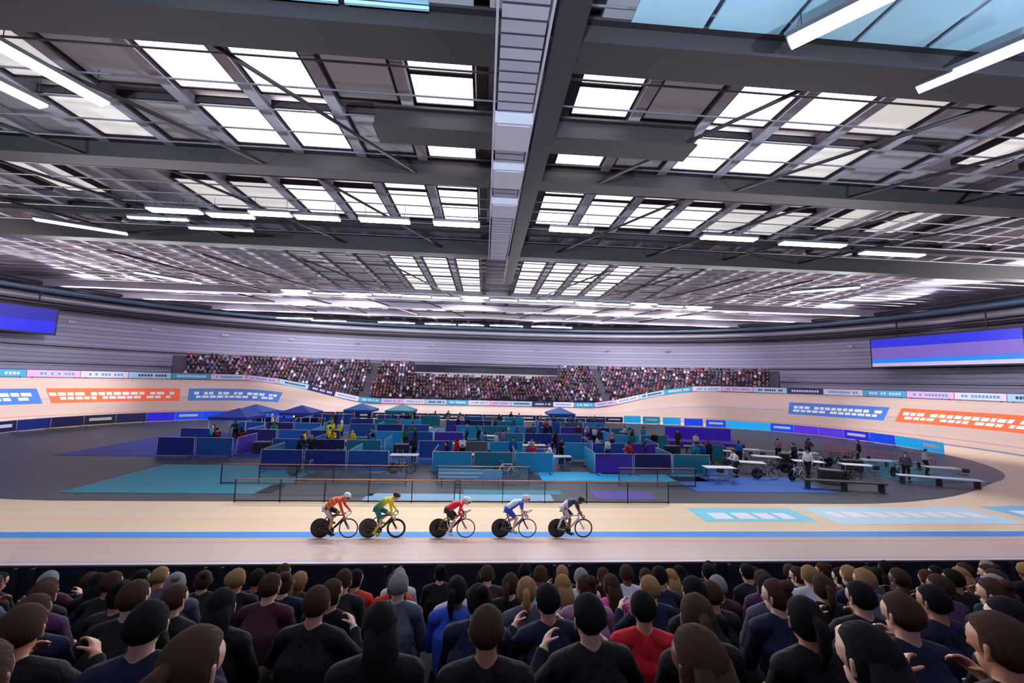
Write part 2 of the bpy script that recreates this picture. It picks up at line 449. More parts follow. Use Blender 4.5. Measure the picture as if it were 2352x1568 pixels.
# skylights
M_SKY = mat('skylight_bright', (255, 252, 255), .5, var=0, emit=2.8)
M_SKYM = mat('skylight_soft', (248, 242, 240), .5, var=0, emit=1.25)
M_SKYD = mat('skylight_blind', (232, 226, 222), .5, var=0, emit=.65)
M_SKYG = mat('skylight_closed', (176, 170, 176), .7, var=.05, emit=.12)
NW = [0]
def skylight(x, y0, y1, m, w_=2.5, parts=2):
    NW[0] += 1; o = empty('window_%d' % NW[0], (x, (y0 + y1) / 2, 17.95)); struct(o)
    L = y1 - y0
    mb = MB(); mb.box((0, 0, -.1), (w_, L, .04)); mb.build('pane', m, o)
    mb = MB()
    for sx in (-1, 1): mb.box((sx * (w_ / 2 + .04), 0, 0), (.1, L + .2, .34))
    for sy in (-1, 1): mb.box((0, sy * (L / 2 + .04), 0), (w_ + .1, .1, .34))
    for k in range(1, parts): mb.box((0, -L / 2 + L * k / parts, .05), (w_, .07, .14))
    mb.build('frame', M_DARKB, o)
    return o
for x in COLS:
    inner = x in (-2.1, 4.8)
    if inner:
        for (a, b_, m) in ((-25.1, -23.3, M_SKY), (-23.1, -21.4, M_SKY), (-19.9, -18.5, M_SKYM), (-18.2, -17.2, M_SKY), (-15.8, -13.6, M_SKY), (-13.3, -11.4, M_SKY), (-11.1, -8.6, M_SKY)): skylight(x, a, b_, m)
    else:
        br = x in (-12.0, -8.7, 11.4, 14.7)
        m = M_SKY if br else (M_SKYD if x in (-18.6, 18.0) else M_SKYG)
        for (a, b_) in ((-24.6, -21.4), (-20.4, -17.4)): skylight(x, a, b_, m if not (br and a > -21 and abs(x) > 11.5) else M_SKYM)
        mm = M_SKYM if -13 < x < 15 else M_SKYD
        skylight(x, -12.9, -8.6, mm)
        if x in (-5.4, 8.1): skylight(x, -15.6, -13.2, M_SKYM, parts=1)
    for (a, b_) in ((1.3, 4.8), (5.1, 8.6), (8.9, 12.4), (12.7, 16.2)):
        skylight(x, a, b_, M_SKYM if -9 < x < 15 else M_SKYG, w_=2.3, parts=3)
for x in (-31, -27.3, 26.0, 30.0, 34.5):
    for (a, b_) in ((-23.5, -19.5), (-14.6, -10.2), (-7, -5)): skylight(x, a, b_, M_SKYD if abs(x) < 31 and a < -10 else M_SKYG)

# blue roof panels in the bay above the near stand
M_RB = mat('roof_panel_blue', (176, 214, 236), .35, var=.1, scale=.5); M_RN = mat('roof_panel_navy', (46, 60, 92), .6)
def roof_panel(x, y, w_, d, m, lab):
    o = MB().box((0, 0, 0), (w_, d, .08)).box((0, d / 2, -.06), (w_, .08, .2)).box((0, -d / 2, -.06), (w_, .08, .2)).build('roof_panel', m, None, (x, y, 17.4)); struct(o)['label'] = lab
for i, (x, y, w_, m) in enumerate(((-9.0, -27.7, 2.6, M_RB), (-6.2, -27.7, 2.6, M_RB), (-3.4, -27.7, 2.6, M_RB), (-11.8, -27.7, 2.6, M_RN), (5.6, -27.5, 2.4, M_RB), (8.2, -27.5, 2.4, M_RB), (10.8, -27.5, 2.4, M_RB), (13.4, -27.5, 2.4, M_RB), (16.0, -27.5, 2.4, M_RB), (18.6, -27.5, 2.4, M_RN))):
    roof_panel(x, y, w_, 2.4, m, ('light blue' if m is M_RB else 'navy') + ' roof panel, %s from the left in the bay nearest the camera' % nth(i))

# ---------------------------------------------------------------- stands
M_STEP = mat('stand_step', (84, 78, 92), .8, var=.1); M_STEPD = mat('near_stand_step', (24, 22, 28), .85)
FROW, FRISE, FZ0, FOFF = 11, .6, 1.9, 8.4
def far_row(k): return FOFF + .85 * k, FZ0 + FRISE * k
FS0, FS1 = 83.0, 166.0
def far_stand():
    prof = [(FOFF - .35, 0.0), (FOFF - .35, FZ0)]
    for k in range(FROW):
        o_, z = far_row(k); prof += [(o_ + .5, z), (o_ + .5, z + FRISE)]
    prof += [(FOFF + .85 * FROW + .5, FZ0 + FRISE * FROW), (FOFF + .85 * FROW + .5, 0)]
    mb = MB(); mb.sheet([[plan(s, a, z) for a, z in prof] for s in np.linspace(FS0 - 1, FS1 + 1, 100)], False)
    struct(mb.build('stand_far', M_STEP))['label'] = 'stepped grey terrace of the far stand'
far_stand()
NSTEP = 8
def near_row(k):                    # row 0 is the front row by the track
    d = 6.5 - .82 * k; return CAM.y + d, 4.07 - .4 * d
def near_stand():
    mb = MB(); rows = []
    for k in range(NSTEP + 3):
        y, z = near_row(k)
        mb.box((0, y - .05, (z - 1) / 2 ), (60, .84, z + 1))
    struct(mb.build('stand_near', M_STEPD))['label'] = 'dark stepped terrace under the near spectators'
near_stand()

# ================================================================ lamps
M_LAMP = mat('lamp_white', (250, 252, 255), .4, var=0, emit=14)
M_LAMPB = mat('lamp_cool', (214, 238, 255), .4, var=0, emit=7)
M_HOUS = mat('lamp_housing', (120, 120, 128), .4, metal=.6, var=0)
def add_spot(parent, aim, watts, ang, colour=(.97, .97, 1)):
    ld = bpy.data.lights.new('floodlight_beam', 'SPOT'); ld.energy = watts * SPOT; ld.spot_size = R(ang); ld.spot_blend = .8; ld.shadow_soft_size = .5; ld.color = colour
    lo = bpy.data.objects.new('floodlight_beam', ld); COL.objects.link(lo); lo.parent = parent; lo.location = (0, 0, -.25)
    d = Vector(aim) - Vector(parent.location); lo.rotation_euler = d.to_track_quat('-Z', 'Y').to_euler()
def strip_lamp(x, y, z, L, lab, group, m=M_LAMP, w_=.42, rz=0.0, spot=None):
    o = empty('strip_lamp', (x, y, z), rz); tag(o, lab, 'lamp', group)
    MB().box((0, 0, .1), (L + .1, w_ + .12, .16)).box((0, 0, .24), (L * .7, .12, .16)).build('housing', M_HOUS, o)
    MB().box((0, 0, -.02), (L, w_, .1)).build('diffuser', m, o)
    for sx in (-.4, .4): MB().tube([(sx * L, 0, .2), (sx * L, 0, 18.2 - z)], .015, 5).build('hanger', M_DARK, o)
    if spot: add_spot(o, *spot)
    return o
G1 = 'strip lamps in the near row'
row1 = [(-21.3, -10.6, 3.3), (-17.9, -10.2, 2.9), (-14.9, -10.9, 2.6), (-11.9, -10.6, 2.9), (-7.3, -10.7, 3.4), (-2.3, -10.7, 3.2), (5.9, -10.7, 3.1), (17.8, -10.6, 4.1), (24.7, -10.2, 5.0), (32.5, -9.0, 5.2)]
aims = [(-14, -24, 0, 1500), (-38, 6, 1, 9000), (-10, -24, 0, 2000), (-24, 2, 0, 7000), (-5, -21, 0, 4000), (-2, -21, 0, 5200), (3, -21, 0, 5200), (9, -21, 0, 3400), (20, -18, 0, 6500), (38, 14, 2, 15000)]
for i, (x, y, L) in enumerate(row1):
    a = aims[i]
    strip_lamp(x, y, 16.6, L, ('%s white strip lamp, %s from the left in the row past the first bright skylights' % ('cool' if i == 9 else 'bright', nth(i))), G1, M_LAMPB if i == 9 else M_LAMP, w_=.6, spot=(a[:3], a[3], 62) if a else None)
for (x, y, L, m, lab) in ((-23.6, -9.0, 4.0, M_LAMPB, 'cool pale blue strip lamp at the left end of the near lamp row'), (-20.3, -7.4, 4.6, mat('lamp_warm', (255, 240, 205), .4, var=0, emit=4), 'thin warm strip lamp behind the left end of the near lamp row')):
    strip_lamp(x, y, 16.6, L, lab, G1, m, w_=.25)
G2 = 'strip lamps in the middle row'
for i in range(15):
    x = -25.0 + i * 3.9; dx = {3: .5, 4: .6}.get(i, 0)
    ax = -30 + i * 4.4
    strip_lamp(x, 15.0 + (.35 if i % 2 else 0), 16.6 + (.15 if i % 3 == 0 else 0), 3.6, 'white strip lamp, %s from the left in the long row beyond the far skylights' % nth(i), G2, w_=.7 if 2 <= i <= 6 else .45,
               spot=((ax, 24.5 if i % 2 else 6, 0), 8500 if i % 2 else 5500, 66) if i % 2 or i in (4, 8) else ((ax * 1.25, 46, 9.0), 17000, 70))
G3 = 'strip lamps in the far row'
for i, (x, y, L) in enumerate(((-36, 40.0, 6.5), (-30.5, 42.0, 6.5), (-17.5, 41.6, 7), (-9, 41.6, 6), (-3, 41.6, 5), (4, 41.0, 6.5), (13.0, 40.6, 8.0))):
    strip_lamp(x, y - 1.2, 16.4, L, 'white strip lamp, %s from the left in the short row by the far wall' % nth(i), G3, w_=.45,
               spot=((x * .9, 35, 3), 4500, 90) if i % 2 == 0 else None)
G4 = 'strip lamps above the near bends'
for (x, y, L, rz, m, lab, sp) in ((10.4, -28.3, 3.2, -.87, M_LAMP, 'white strip lamp at the top edge over the near right roof panels', None), (16.3, -27.2, 3.6, -1.02, M_LAMPB, 'large cool strip lamp at the top right corner', ((27, -17, 0), 5500, 75)),
                               (-16.4, -23.2, 3.2, 1.26, M_LAMP, 'white strip lamp at the upper left edge', ((-20, -18, 0), 1500, 70)), (-19.0, -22.2, 2.0, 1.26, M_LAMP, 'small white strip lamp at the left frame edge', None),
                               (-31.0, -6.5, 5, .5, M_LAMPB, 'cool strip lamp far out over the left bend', ((-52, 2, 4), 14000, 95)), (37.5, 3.0, 6, -.6, M_LAMPB, 'cool strip lamp far out over the right bend', ((54, 10, 4), 16000, 95)),
                               (-37, 10, 6, .8, M_LAMPB, 'cool strip lamp over the far left bend', ((-54, 24, 4), 16000, 95))):
    strip_lamp(x, y, 16.6, L, lab, G4, m, w_=.5, rz=rz, spot=sp)

# big screens on the end walls
def screen(name, t, z0, z1, half, cols, lab):
    p = ring_pt(t, 0, .95); q = ring_pt(t + .01, 0, .95); d = (q - p).normalized(); nrm = Vector((-p.x, -p.y, 0)).normalized()
    rz = math.atan2(d.y, d.x); o = empty(name, (p.x, p.y, (z0 + z1) / 2), rz); tag(o, lab, 'screen')
    h = z1 - z0; sgn = -1 if (Matrix.Rotation(rz, 3, 'Z') @ Vector((0, 1, 0))).dot(nrm) < 0 else 1
    MB().box((0, 0, 0), (2 * half + .4, .3, h + .4)).build('cabinet', M_DARK, o)
    y = .17 * sgn; zb = -h / 2; first = True
    for (f, m) in cols:
        hh = h * f
        MB().box((0, y, zb + hh / 2), (2 * half, .04, hh - .02)).build('display_band', m, o); zb += hh
    mb = MB()
    for sx in (-.6, .6): mb.bar((sx * half, -.3 * sgn, h / 2), (sx * half, -.3 * sgn, 16.8 - (z0 + z1) / 2), .12, .12)
    mb.build('bracket', M_DARK, o)
SB = mat('screen_blue', (34, 40, 190), .3, var=.2, scale=.8, emit=.8); SP = mat('screen_purple', (112, 92, 176), .3, var=.15, scale=.8, emit=.6); SC_ = mat('screen_bright_blue', (16, 110, 240), .3, var=.05, emit=1.0); SW = mat('screen_pale', (196, 186, 220), .3, var=.05, emit=.5)
screen('video_screen', R(10.5), 9.2, 13.4, 8.0, [(.13, SW), (.14, SC_), (.42, SP), (.31, SB)], 'long blue and purple video screen on the wall above the right bend')
screen('video_screen', R(164), 10.6, 13.9, 4.2, [(.5, SB), (.5, mat('screen_deep_blue', (40, 38, 150), .3, emit=.6))], 'blue video screen on the wall above the left bend')
# commentary box
def commentary_box():
    o = empty('commentary_box', (0.5, 38.3, 6.0)); tag(o, 'dark commentary box with pale curved front in the middle of the far stand', 'commentary box')
    n = 24; X = 13.5
    def row(z0, z1, dy): return [[Vector((X * (2 * i / n - 1), -dy * (1 - (2 * i / n - 1) ** 2), z)) for z in (z0, z1)] for i in range(n + 1)]
    MB().sheet(row(0, .9, 1.2)).build('front_panel', M_PALE, o)
    MB().sheet(row(.9, 2.0, 1.0)).build('window_band', mat('box_glass', (26, 28, 52), .45, var=0), o)
    mb = MB(); mb.sheet(row(2.0, 2.25, 1.3)); mb.box((0, .8, 2.15), (2 * X, 2.2, .2)); mb.build('canopy', M_NAVY, o)
    MB().box((0, 1.0, .9), (2 * X, .2, 2.0)).build('back_wall', M_NAVY, o)
commentary_box()

# hoarding boards along the top of the track, all the way round what one sees
HB = [mat('board_white', (226, 214, 238), .45, var=.03), mat('board_cyan', (58, 168, 214), .45, var=.03), mat('board_pale_blue', (170, 210, 238), .45, var=.03), mat('board_pink', (224, 180, 226), .45, var=.03), mat('board_navy', (34, 44, 104), .45, var=.03)]
HN = ['white', 'cyan', 'pale blue', 'pink', 'navy']
def hoardings():
    s = 52.0; i = 0; seq = [0, 1, 2, 0, 3, 1, 0, 4, 2, 3]
    while s < 200:
        k = seq[i % len(seq)]; L = 3.6
        a, b_ = TP(s + .03, 7.02), TP(s + L - .03, 7.02); c = (a + b_) / 2
        o = empty('advertising_board', c); tag(o, '%s advertising board, %s from the right along the top of the far banking' % (HN[k], nth(i)), 'advertising board', 'advertising boards along the top of the far banking')
        mb = MB(); p = a - c; q = b_ - c
        mb.bar(p + Vector((0, 0, .5)), q + Vector((0, 0, .5)), .06, .8); mb.build('panel', HB[k], o)
        mb = MB()
        for t in (.1, .9): e = p.lerp(q, t); mb.bar(e + Vector((0, 0, -.15)), e + Vector((0, 0, .5)), .05, .05)
        mb.bar(p + Vector((0, 0, .93)), q + Vector((0, 0, .93)), .09, .06); mb.build('rail', M_NAVY, o)
        mb = MB(); rnd = random.Random(i)
        d = (q - p); t = .12; nn = Vector((-c.x, -c.y, 0)).normalized() * .036
        while t < .84: mb.bar(p + d * t + nn + Vector((0, 0, .5)), p + d * (t + .05) + nn + Vector((0, 0, .5)), .01, .3); t += .07 if rnd.random() < .8 else .13
        mb.build('lettering', HB[0] if k in (1, 4) else HB[4] if k == 2 else HB[1], o)
        s += L; i += 1
hoardings()
def near_hoarding():
    for i in range(11):
        x = -16.5 + 3.3 * i; y = NEAR_Y - 7.0 * math.cos(R(11)); z = 7 * math.sin(R(11))
        o = empty('track_barrier', (x, y - .05, z)); tag(o, 'dark barrier panel, %s from the left between the near stand and the track' % nth(i), 'barrier', 'barrier panels in front of the near stand')
        MB().box((0, 0, .34), (3.29, .06, .78)).build('panel', mat('barrier_dark', (34, 36, 54), .5), o)
        mb = MB(); mb.tube([(-1.65, 0, .74), (1.65, 0, .74)], .03, 8)
        for sx in (-1.5, 1.5): mb.bar((sx, -.06, -.6), (sx, -.06, .74), .06, .05)
        mb.build('rail', M_DARK, o)
near_hoarding()

# uplighters added on the wall only to brighten the roof
def fill_uplighters():
    for i, a in enumerate([-12 + k * 12 for k in range(18)] + [240, 258, 270, 282, 300]):
        t = R(a); p = ring_pt(t, 12.6 if a < 200 else 9.5, .968); nv = Vector((-p.x / AX, -p.y / AY, 0)).normalized()
        o = empty('fill_uplighter', p, math.atan2(nv.y, nv.x)); tag(o, 'added wall uplighter, %s from the right round the wall' % nth(i) if a < 200 else 'added blue uplighter, %s from the left on the wall behind the near stand' % nth(i - 18), 'lamp', 'uplighters round the wall')
        MB().box((0, 0, 0), (.35, .9, .3)).build('housing', M_HOUS, o); MB().box((-.6, 0, -.05), (1.0, .12, .1)).build('bracket', M_DARK, o)
        ld = bpy.data.lights.new('fill_beam', 'SPOT'); ld.energy = UPW * (1 if a < 200 else .62); ld.spot_size = R(62 if a < 200 else 70); ld.spot_blend = .6; ld.shadow_soft_size = .4; ld.color = (.95, .94, 1) if a < 200 else (.68, .86, 1)  # the added lamps behind the near stand are blue, to tint the roof panels
        lo = bpy.data.objects.new('fill_beam', ld); COL.objects.link(lo); lo.parent = o; lo.location = (.1, 0, .25)
        lo.rotation_euler = Vector((1, 0, .33 if a < 200 else .6)).to_track_quat('-Z', 'Y').to_euler()
fill_uplighters()

# ================================================================ people
def V(*a): return Vector(a)
class Body:
    """limbs as tapered capsules, merged into one skin; each capsule carries a region name"""
    def __init__(s): s.p = []
    def add(s, reg, p0, p1, r0, r1=None): s.p.append((reg, Vector(p0), Vector(p1), r0, r0 if r1 is None else r1)); return s
    def skin(s, name, voxel, smooth=3, n=12):
        mb = MB()
        for reg, a, b, r0, r1 in s.p: mb.capsule(a, b, r0, r1, n=n)
        me = mb.mesh('tmp', []); me.materials.clear()
        o = bpy.data.objects.new('tmp', me); COL.objects.link(o)
        m = o.modifiers.new('r', 'REMESH'); m.mode = 'VOXEL'; m.voxel_size = voxel
        if smooth:
            q = o.modifiers.new('s', 'SMOOTH'); q.factor = .5; q.iterations = smooth
        dg = bpy.context.evaluated_depsgraph_get(); dg.update()
        out = bpy.data.meshes.new_from_object(o.evaluated_get(dg), depsgraph=dg)
        bpy.data.objects.remove(o); bpy.data.meshes.remove(me)
        out.name = name; out.polygons.foreach_set('use_smooth', np.ones(len(out.polygons), dtype=bool))
        return out
    def regions(s, me):
        """per face: index of the nearest capsule and the place along it"""
        n = len(me.polygons); c = np.empty(n * 3, dtype=np.float32); me.polygons.foreach_get('center', c); c = c.reshape(-1, 3)
        best = np.full(n, 1e9); idx = np.zeros(n, dtype=int); tt = np.zeros(n)
        for k, (reg, a, b, r0, r1) in enumerate(s.p):
            a = np.array(a); d = np.array(b) - a; L = float(d @ d)
            t = np.clip(((c - a) @ d) / L, 0, 1) if L > 1e-9 else np.zeros(n)
            dist = np.linalg.norm(c - (a + t[:, None] * d), axis=1) - (r0 + (r1 - r0) * t)
            m = dist < best; best[m] = dist[m]; idx[m] = k; tt[m] = t[m]
        return idx, tt, c
def shell(me, mask, thick, name, mats, midx=None):
    """a garment: the masked faces of a skin, lifted off it, with a turned-in edge"""
    nv = len(me.vertices); co = np.empty(nv * 3, dtype=np.float32); me.vertices.foreach_get('co', co); co = co.reshape(-1, 3)
    no = np.empty(nv * 3, dtype=np.float32); me.vertex_normals.foreach_get('vector', no); no = no.reshape(-1, 3)
    faces = [tuple(me.polygons[i].vertices) for i in np.nonzero(mask)[0]]
    mi = [int(midx[i]) for i in np.nonzero(mask)[0]] if midx is not None else [0] * len(faces)
    used = sorted({v for f in faces for v in f}); mp = {v: i for i, v in enumerate(used)}
    P = co.copy(); edges = {}
    for k, f in enumerate(faces):
        for a, b in zip(f, f[1:] + f[:1]): edges.setdefault((min(a, b), max(a, b)), []).append((a, b, k))
    # even out the cut edge of the cloth
    nb = {}
    for e, l in edges.items():
        if len(l) == 1: nb.setdefault(e[0], []).append(e[1]); nb.setdefault(e[1], []).append(e[0])
    ring = {v: n for v, n in nb.items() if len(n) == 2}
    for it in range(14):
        new = {v: P[v] * .4 + (P[n[0]] + P[n[1]]) * .3 for v, n in ring.items()}
        for v, q in new.items(): P[v] = q
    verts = [tuple(P[v] + no[v] * thick) for v in used]
    F = [tuple(mp[v] for v in f) for f in faces]; inner = {}
    def inn(v):
        if v not in inner: inner[v] = len(verts); verts.append(tuple(P[v] - no[v] * .006))
        return inner[v]
    for e, l in edges.items():
        if len(l) == 1: a, b, k = l[0]; F.append((mp[b], mp[a], inn(a), inn(b))); mi.append(mi[k])
    m = bpy.data.meshes.new(name); m.from_pydata(verts, [], F)
    for x in (mats if isinstance(mats, (list, tuple)) else [mats]): m.materials.append(x)
    m.polygons.foreach_set('material_index', mi); m.polygons.foreach_set('use_smooth', np.ones(len(F), dtype=bool)); m.update()
    return m
def ik(a, b, l0, l1, hint):
    """middle joint between a and b, bent towards hint"""
    a, b = Vector(a), Vector(b); d = b - a; L = min(d.length, (l0 + l1) * .999); t = d.normalized()
    x = (l0 * l0 - l1 * l1 + L * L) / (2 * L); h = math.sqrt(max(l0 * l0 - x * x, 0))
    k = Vector(hint) - t * Vector(hint).dot(t); k.normalize()
    return a + t * x + k * h
def head(B, c, fwd, up, s=1.0):
    """skull, jaw, nose and ears about c"""
    f = Vector(fwd).normalized(); u = (Vector(up) - f * f.dot(Vector(up))).normalized(); l = u.cross(f); c = Vector(c)
    B.add('head', c + u * .03 * s - f * .025 * s, c + u * .02 * s + f * .025 * s, .088 * s, .082 * s)
    B.add('head', c - u * .03 * s, c - u * .075 * s + f * .04 * s, .07 * s, .048 * s)
    B.add('head', c + f * .085 * s + u * .01 * s, c + f * .108 * s - u * .028 * s, .012 * s, .016 * s)
    B.add('head', c + f * .082 * s - u * .062 * s - l * .016 * s, c + f * .082 * s - u * .062 * s + l * .016 * s, .011 * s)
    B.add('head', c + f * .075 * s + u * .028 * s - l * .03 * s, c + f * .075 * s + u * .028 * s + l * .03 * s, .016 * s)
    for q in (-1, 1): B.add('head', c + l * q * .088 * s + u * .02 * s - f * .012 * s, c + l * q * .088 * s - u * .03 * s - f * .006 * s, .016 * s, .011 * s)
    return f, u, l
def hand(B, wrist, d, palm_n, curl, side, s=1.0):
    """palm, four fingers of different length and a thumb from the palm's side; d along the hand, palm_n out of the palm"""
    d = Vector(d).normalized(); n = Vector(palm_n); n = (n - d * n.dot(d)).normalized(); a = d.cross(n) * side
    w = Vector(wrist)
    for k in (-1, 0, 1): B.add('hand', w + d * .015 * s + a * k * .018 * s, w + d * .08 * s + a * k * .026 * s, .017 * s, .014 * s)
    for k, L in ((-1.5, .064), (-.5, .078), (.5, .084), (1.5, .074)):
        b = w + d * .085 * s + a * k * .0245 * s
        d1 = (d * math.cos(curl * .5) + n * math.sin(curl * .5)); d2 = (d * math.cos(curl * 1.3) + n * math.sin(curl * 1.3)); d3 = (d * math.cos(curl * 1.9) + n * math.sin(curl * 1.9))
        p1 = b + d1 * L * .45 * s; p2 = p1 + d2 * L * .33 * s; p3 = p2 + d3 * L * .24 * s
        B.add('hand', b, p1, .0092 * s, .0085 * s).add('hand', p1, p2, .0085 * s, .008 * s).add('hand', p2, p3, .008 * s, .007 * s)
    b = w + d * .03 * s + a * .034 * s; t1 = b + (d * .6 + a * .6 + n * .45).normalized() * .042 * s; t2 = t1 + (d * .75 + n * .75 + a * .05).normalized() * .034 * s
    B.add('hand', b, t1, .0125 * s, .0105 * s).add('hand', t1, t2, .0105 * s, .009 * s)
def trunk(B, hip, chest, neck, sh, hipw=.085, belly=0.0, k=1.0):
    hip, chest, neck = Vector(hip), Vector(chest), Vector(neck); lat = (Vector(sh[1]) - Vector(sh[0])).normalized()
    B.add('pelvis', hip - lat * hipw, hip + lat * hipw, .125 * k)
    B.add('torso', hip.lerp(chest, .2), chest, .118 * k + belly, .132 * k).add('torso', chest, neck - (neck - chest) * .3, .13 * k, .085 * k)
    for q in (-1, 1):
        B.add('torso', hip + (chest - hip) * .25 + lat * q * .055, chest + lat * q * .075, .115 * k + belly, .125 * k)
        B.add('torso', chest + lat * q * .07, neck + lat * q * .06 - (neck - chest) * .25, .12 * k, .07 * k)
        B.add('torso', neck + lat * q * .03 - (neck - chest) * .1, sh[0 if q < 0 else 1], .062, .066 * k)
def on_face(me, c, f, p):
    """the point of the skin straight ahead of p, looking along f"""
    from mathutils.bvhtree import BVHTree
    if me.name not in BVH: BVH[me.name] = BVHTree.FromPolygons([v.co.copy() for v in me.vertices], [tuple(q.vertices) for q in me.polygons])
    h = BVH[me.name].ray_cast(p + f * .3, -f)[0]
    return h if h is not None else p + f * .09
BVH = {}
def face_bits(o, c, f, u, l, skin_dark):
    me = o.data
    """eyes and lips, parts of the person"""
    for q in (-1, 1):
        MB().ellipsoid(on_face(me, c, f, c + u * .010 + l * q * .031) - f * .008, (.011, .013, .008), n=8, h=6).build('eye', mat('eye', (28, 22, 22), .85, var=0), o)
    MB().tube([on_face(me, c, f, c - u * .062 + l * k) - f * .001 for k in (-.02, 0, .02)], .0045, 6).build('mouth', skin_dark, o)
def frame_mat(f, u, l): return Matrix((f, l, u)).transposed()

SKIN = {'light': mat('skin_light', (226, 176, 150), .5, var=.05), 'tan': mat('skin_tan', (206, 146, 112), .5, var=.05), 'brown': mat('skin_brown', (128, 82, 62), .5, var=.05), 'pale': mat('skin_pale', (236, 196, 176), .5, var=.05)}
LIP = mat('lip', (150, 84, 78), .5, var=0)

# ================================================================ bicycles and riders
M_TYRE = mat('tyre', (20, 20, 22), .6, var=0); M_CARB = mat('carbon', (24, 22, 26), .3, var=.05, coat=.3); M_CHROME = mat('chrome', (200, 200, 206), .25, metal=1, var=0)
M_SPOKE = mat('spoke', (150, 150, 156), .3, metal=.8, var=0)
WR = .335
BB = V(.40, 0, .28)
def bike_geo(sx, sz):
    """sx, sz: saddle point"""
    return dict(rear=V(0, 0, WR), front=V(.975, 0, WR), bb=BB, seat=V(sx, 0, sz), sc=BB.lerp(V(sx, 0, sz), .74), ht=V(.775, 0, .80), hb=V(.815, 0, .67))
def wheel(parent, c, disc, rim_m, disc_m, deep=.03, spokes=16, tyre=M_TYRE, centre_m=None, rim_name='rim'):
    o = empty('rear_wheel' if disc else 'front_wheel'); o.parent = parent; o.location = c
    r = WR; t = .0115
    MB().lathe([(r - t + t * math.cos(a), t * math.sin(a)) for a in [2 * math.pi * k / 8 for k in range(8)]], (0, 0, 0), n=48).build('tyre', tyre, o)
    if disc:
        MB().lathe([(r - .02, -.009), (r - .06, -.012), (.03, -.022), (.03, .022), (r - .06, .012), (r - .02, .009)], (0, 0, 0), n=48).build('disc', disc_m, o)
        if centre_m:
            MB().lathe([(.16, -.0235), (.035, -.027), (.035, .027), (.16, .0235)], (0, 0, 0), n=40).build('disc_centre', centre_m, o)
    else:
        MB().lathe([(r - .018, -.01), (r - .03, -.011), (r - .03 - deep, -.005), (r - .03 - deep, .005), (r - .03, .011), (r - .018, .01)], (0, 0, 0), n=48).build(rim_name, rim_m, o)
        mb = MB()
        for k in range(spokes):
            a = 2 * math.pi * k / spokes; q = .03 if k % 2 else -.03
            mb.tube([(.02 * math.cos(a), q, .02 * math.sin(a)), ((r - .03 - deep) * math.cos(a), 0, (r - .03 - deep) * math.sin(a))], .0022, 4)
        mb.build('spokes', M_SPOKE, o)
    MB().tube([(0, -.06, 0), (0, -.035, 0), (0, -.03, 0), (0, .03, 0), (0, .035, 0), (0, .06, 0)], [.012, .012, .024, .024, .012, .012], 12).build('hub', M_CARB, o)
    return o
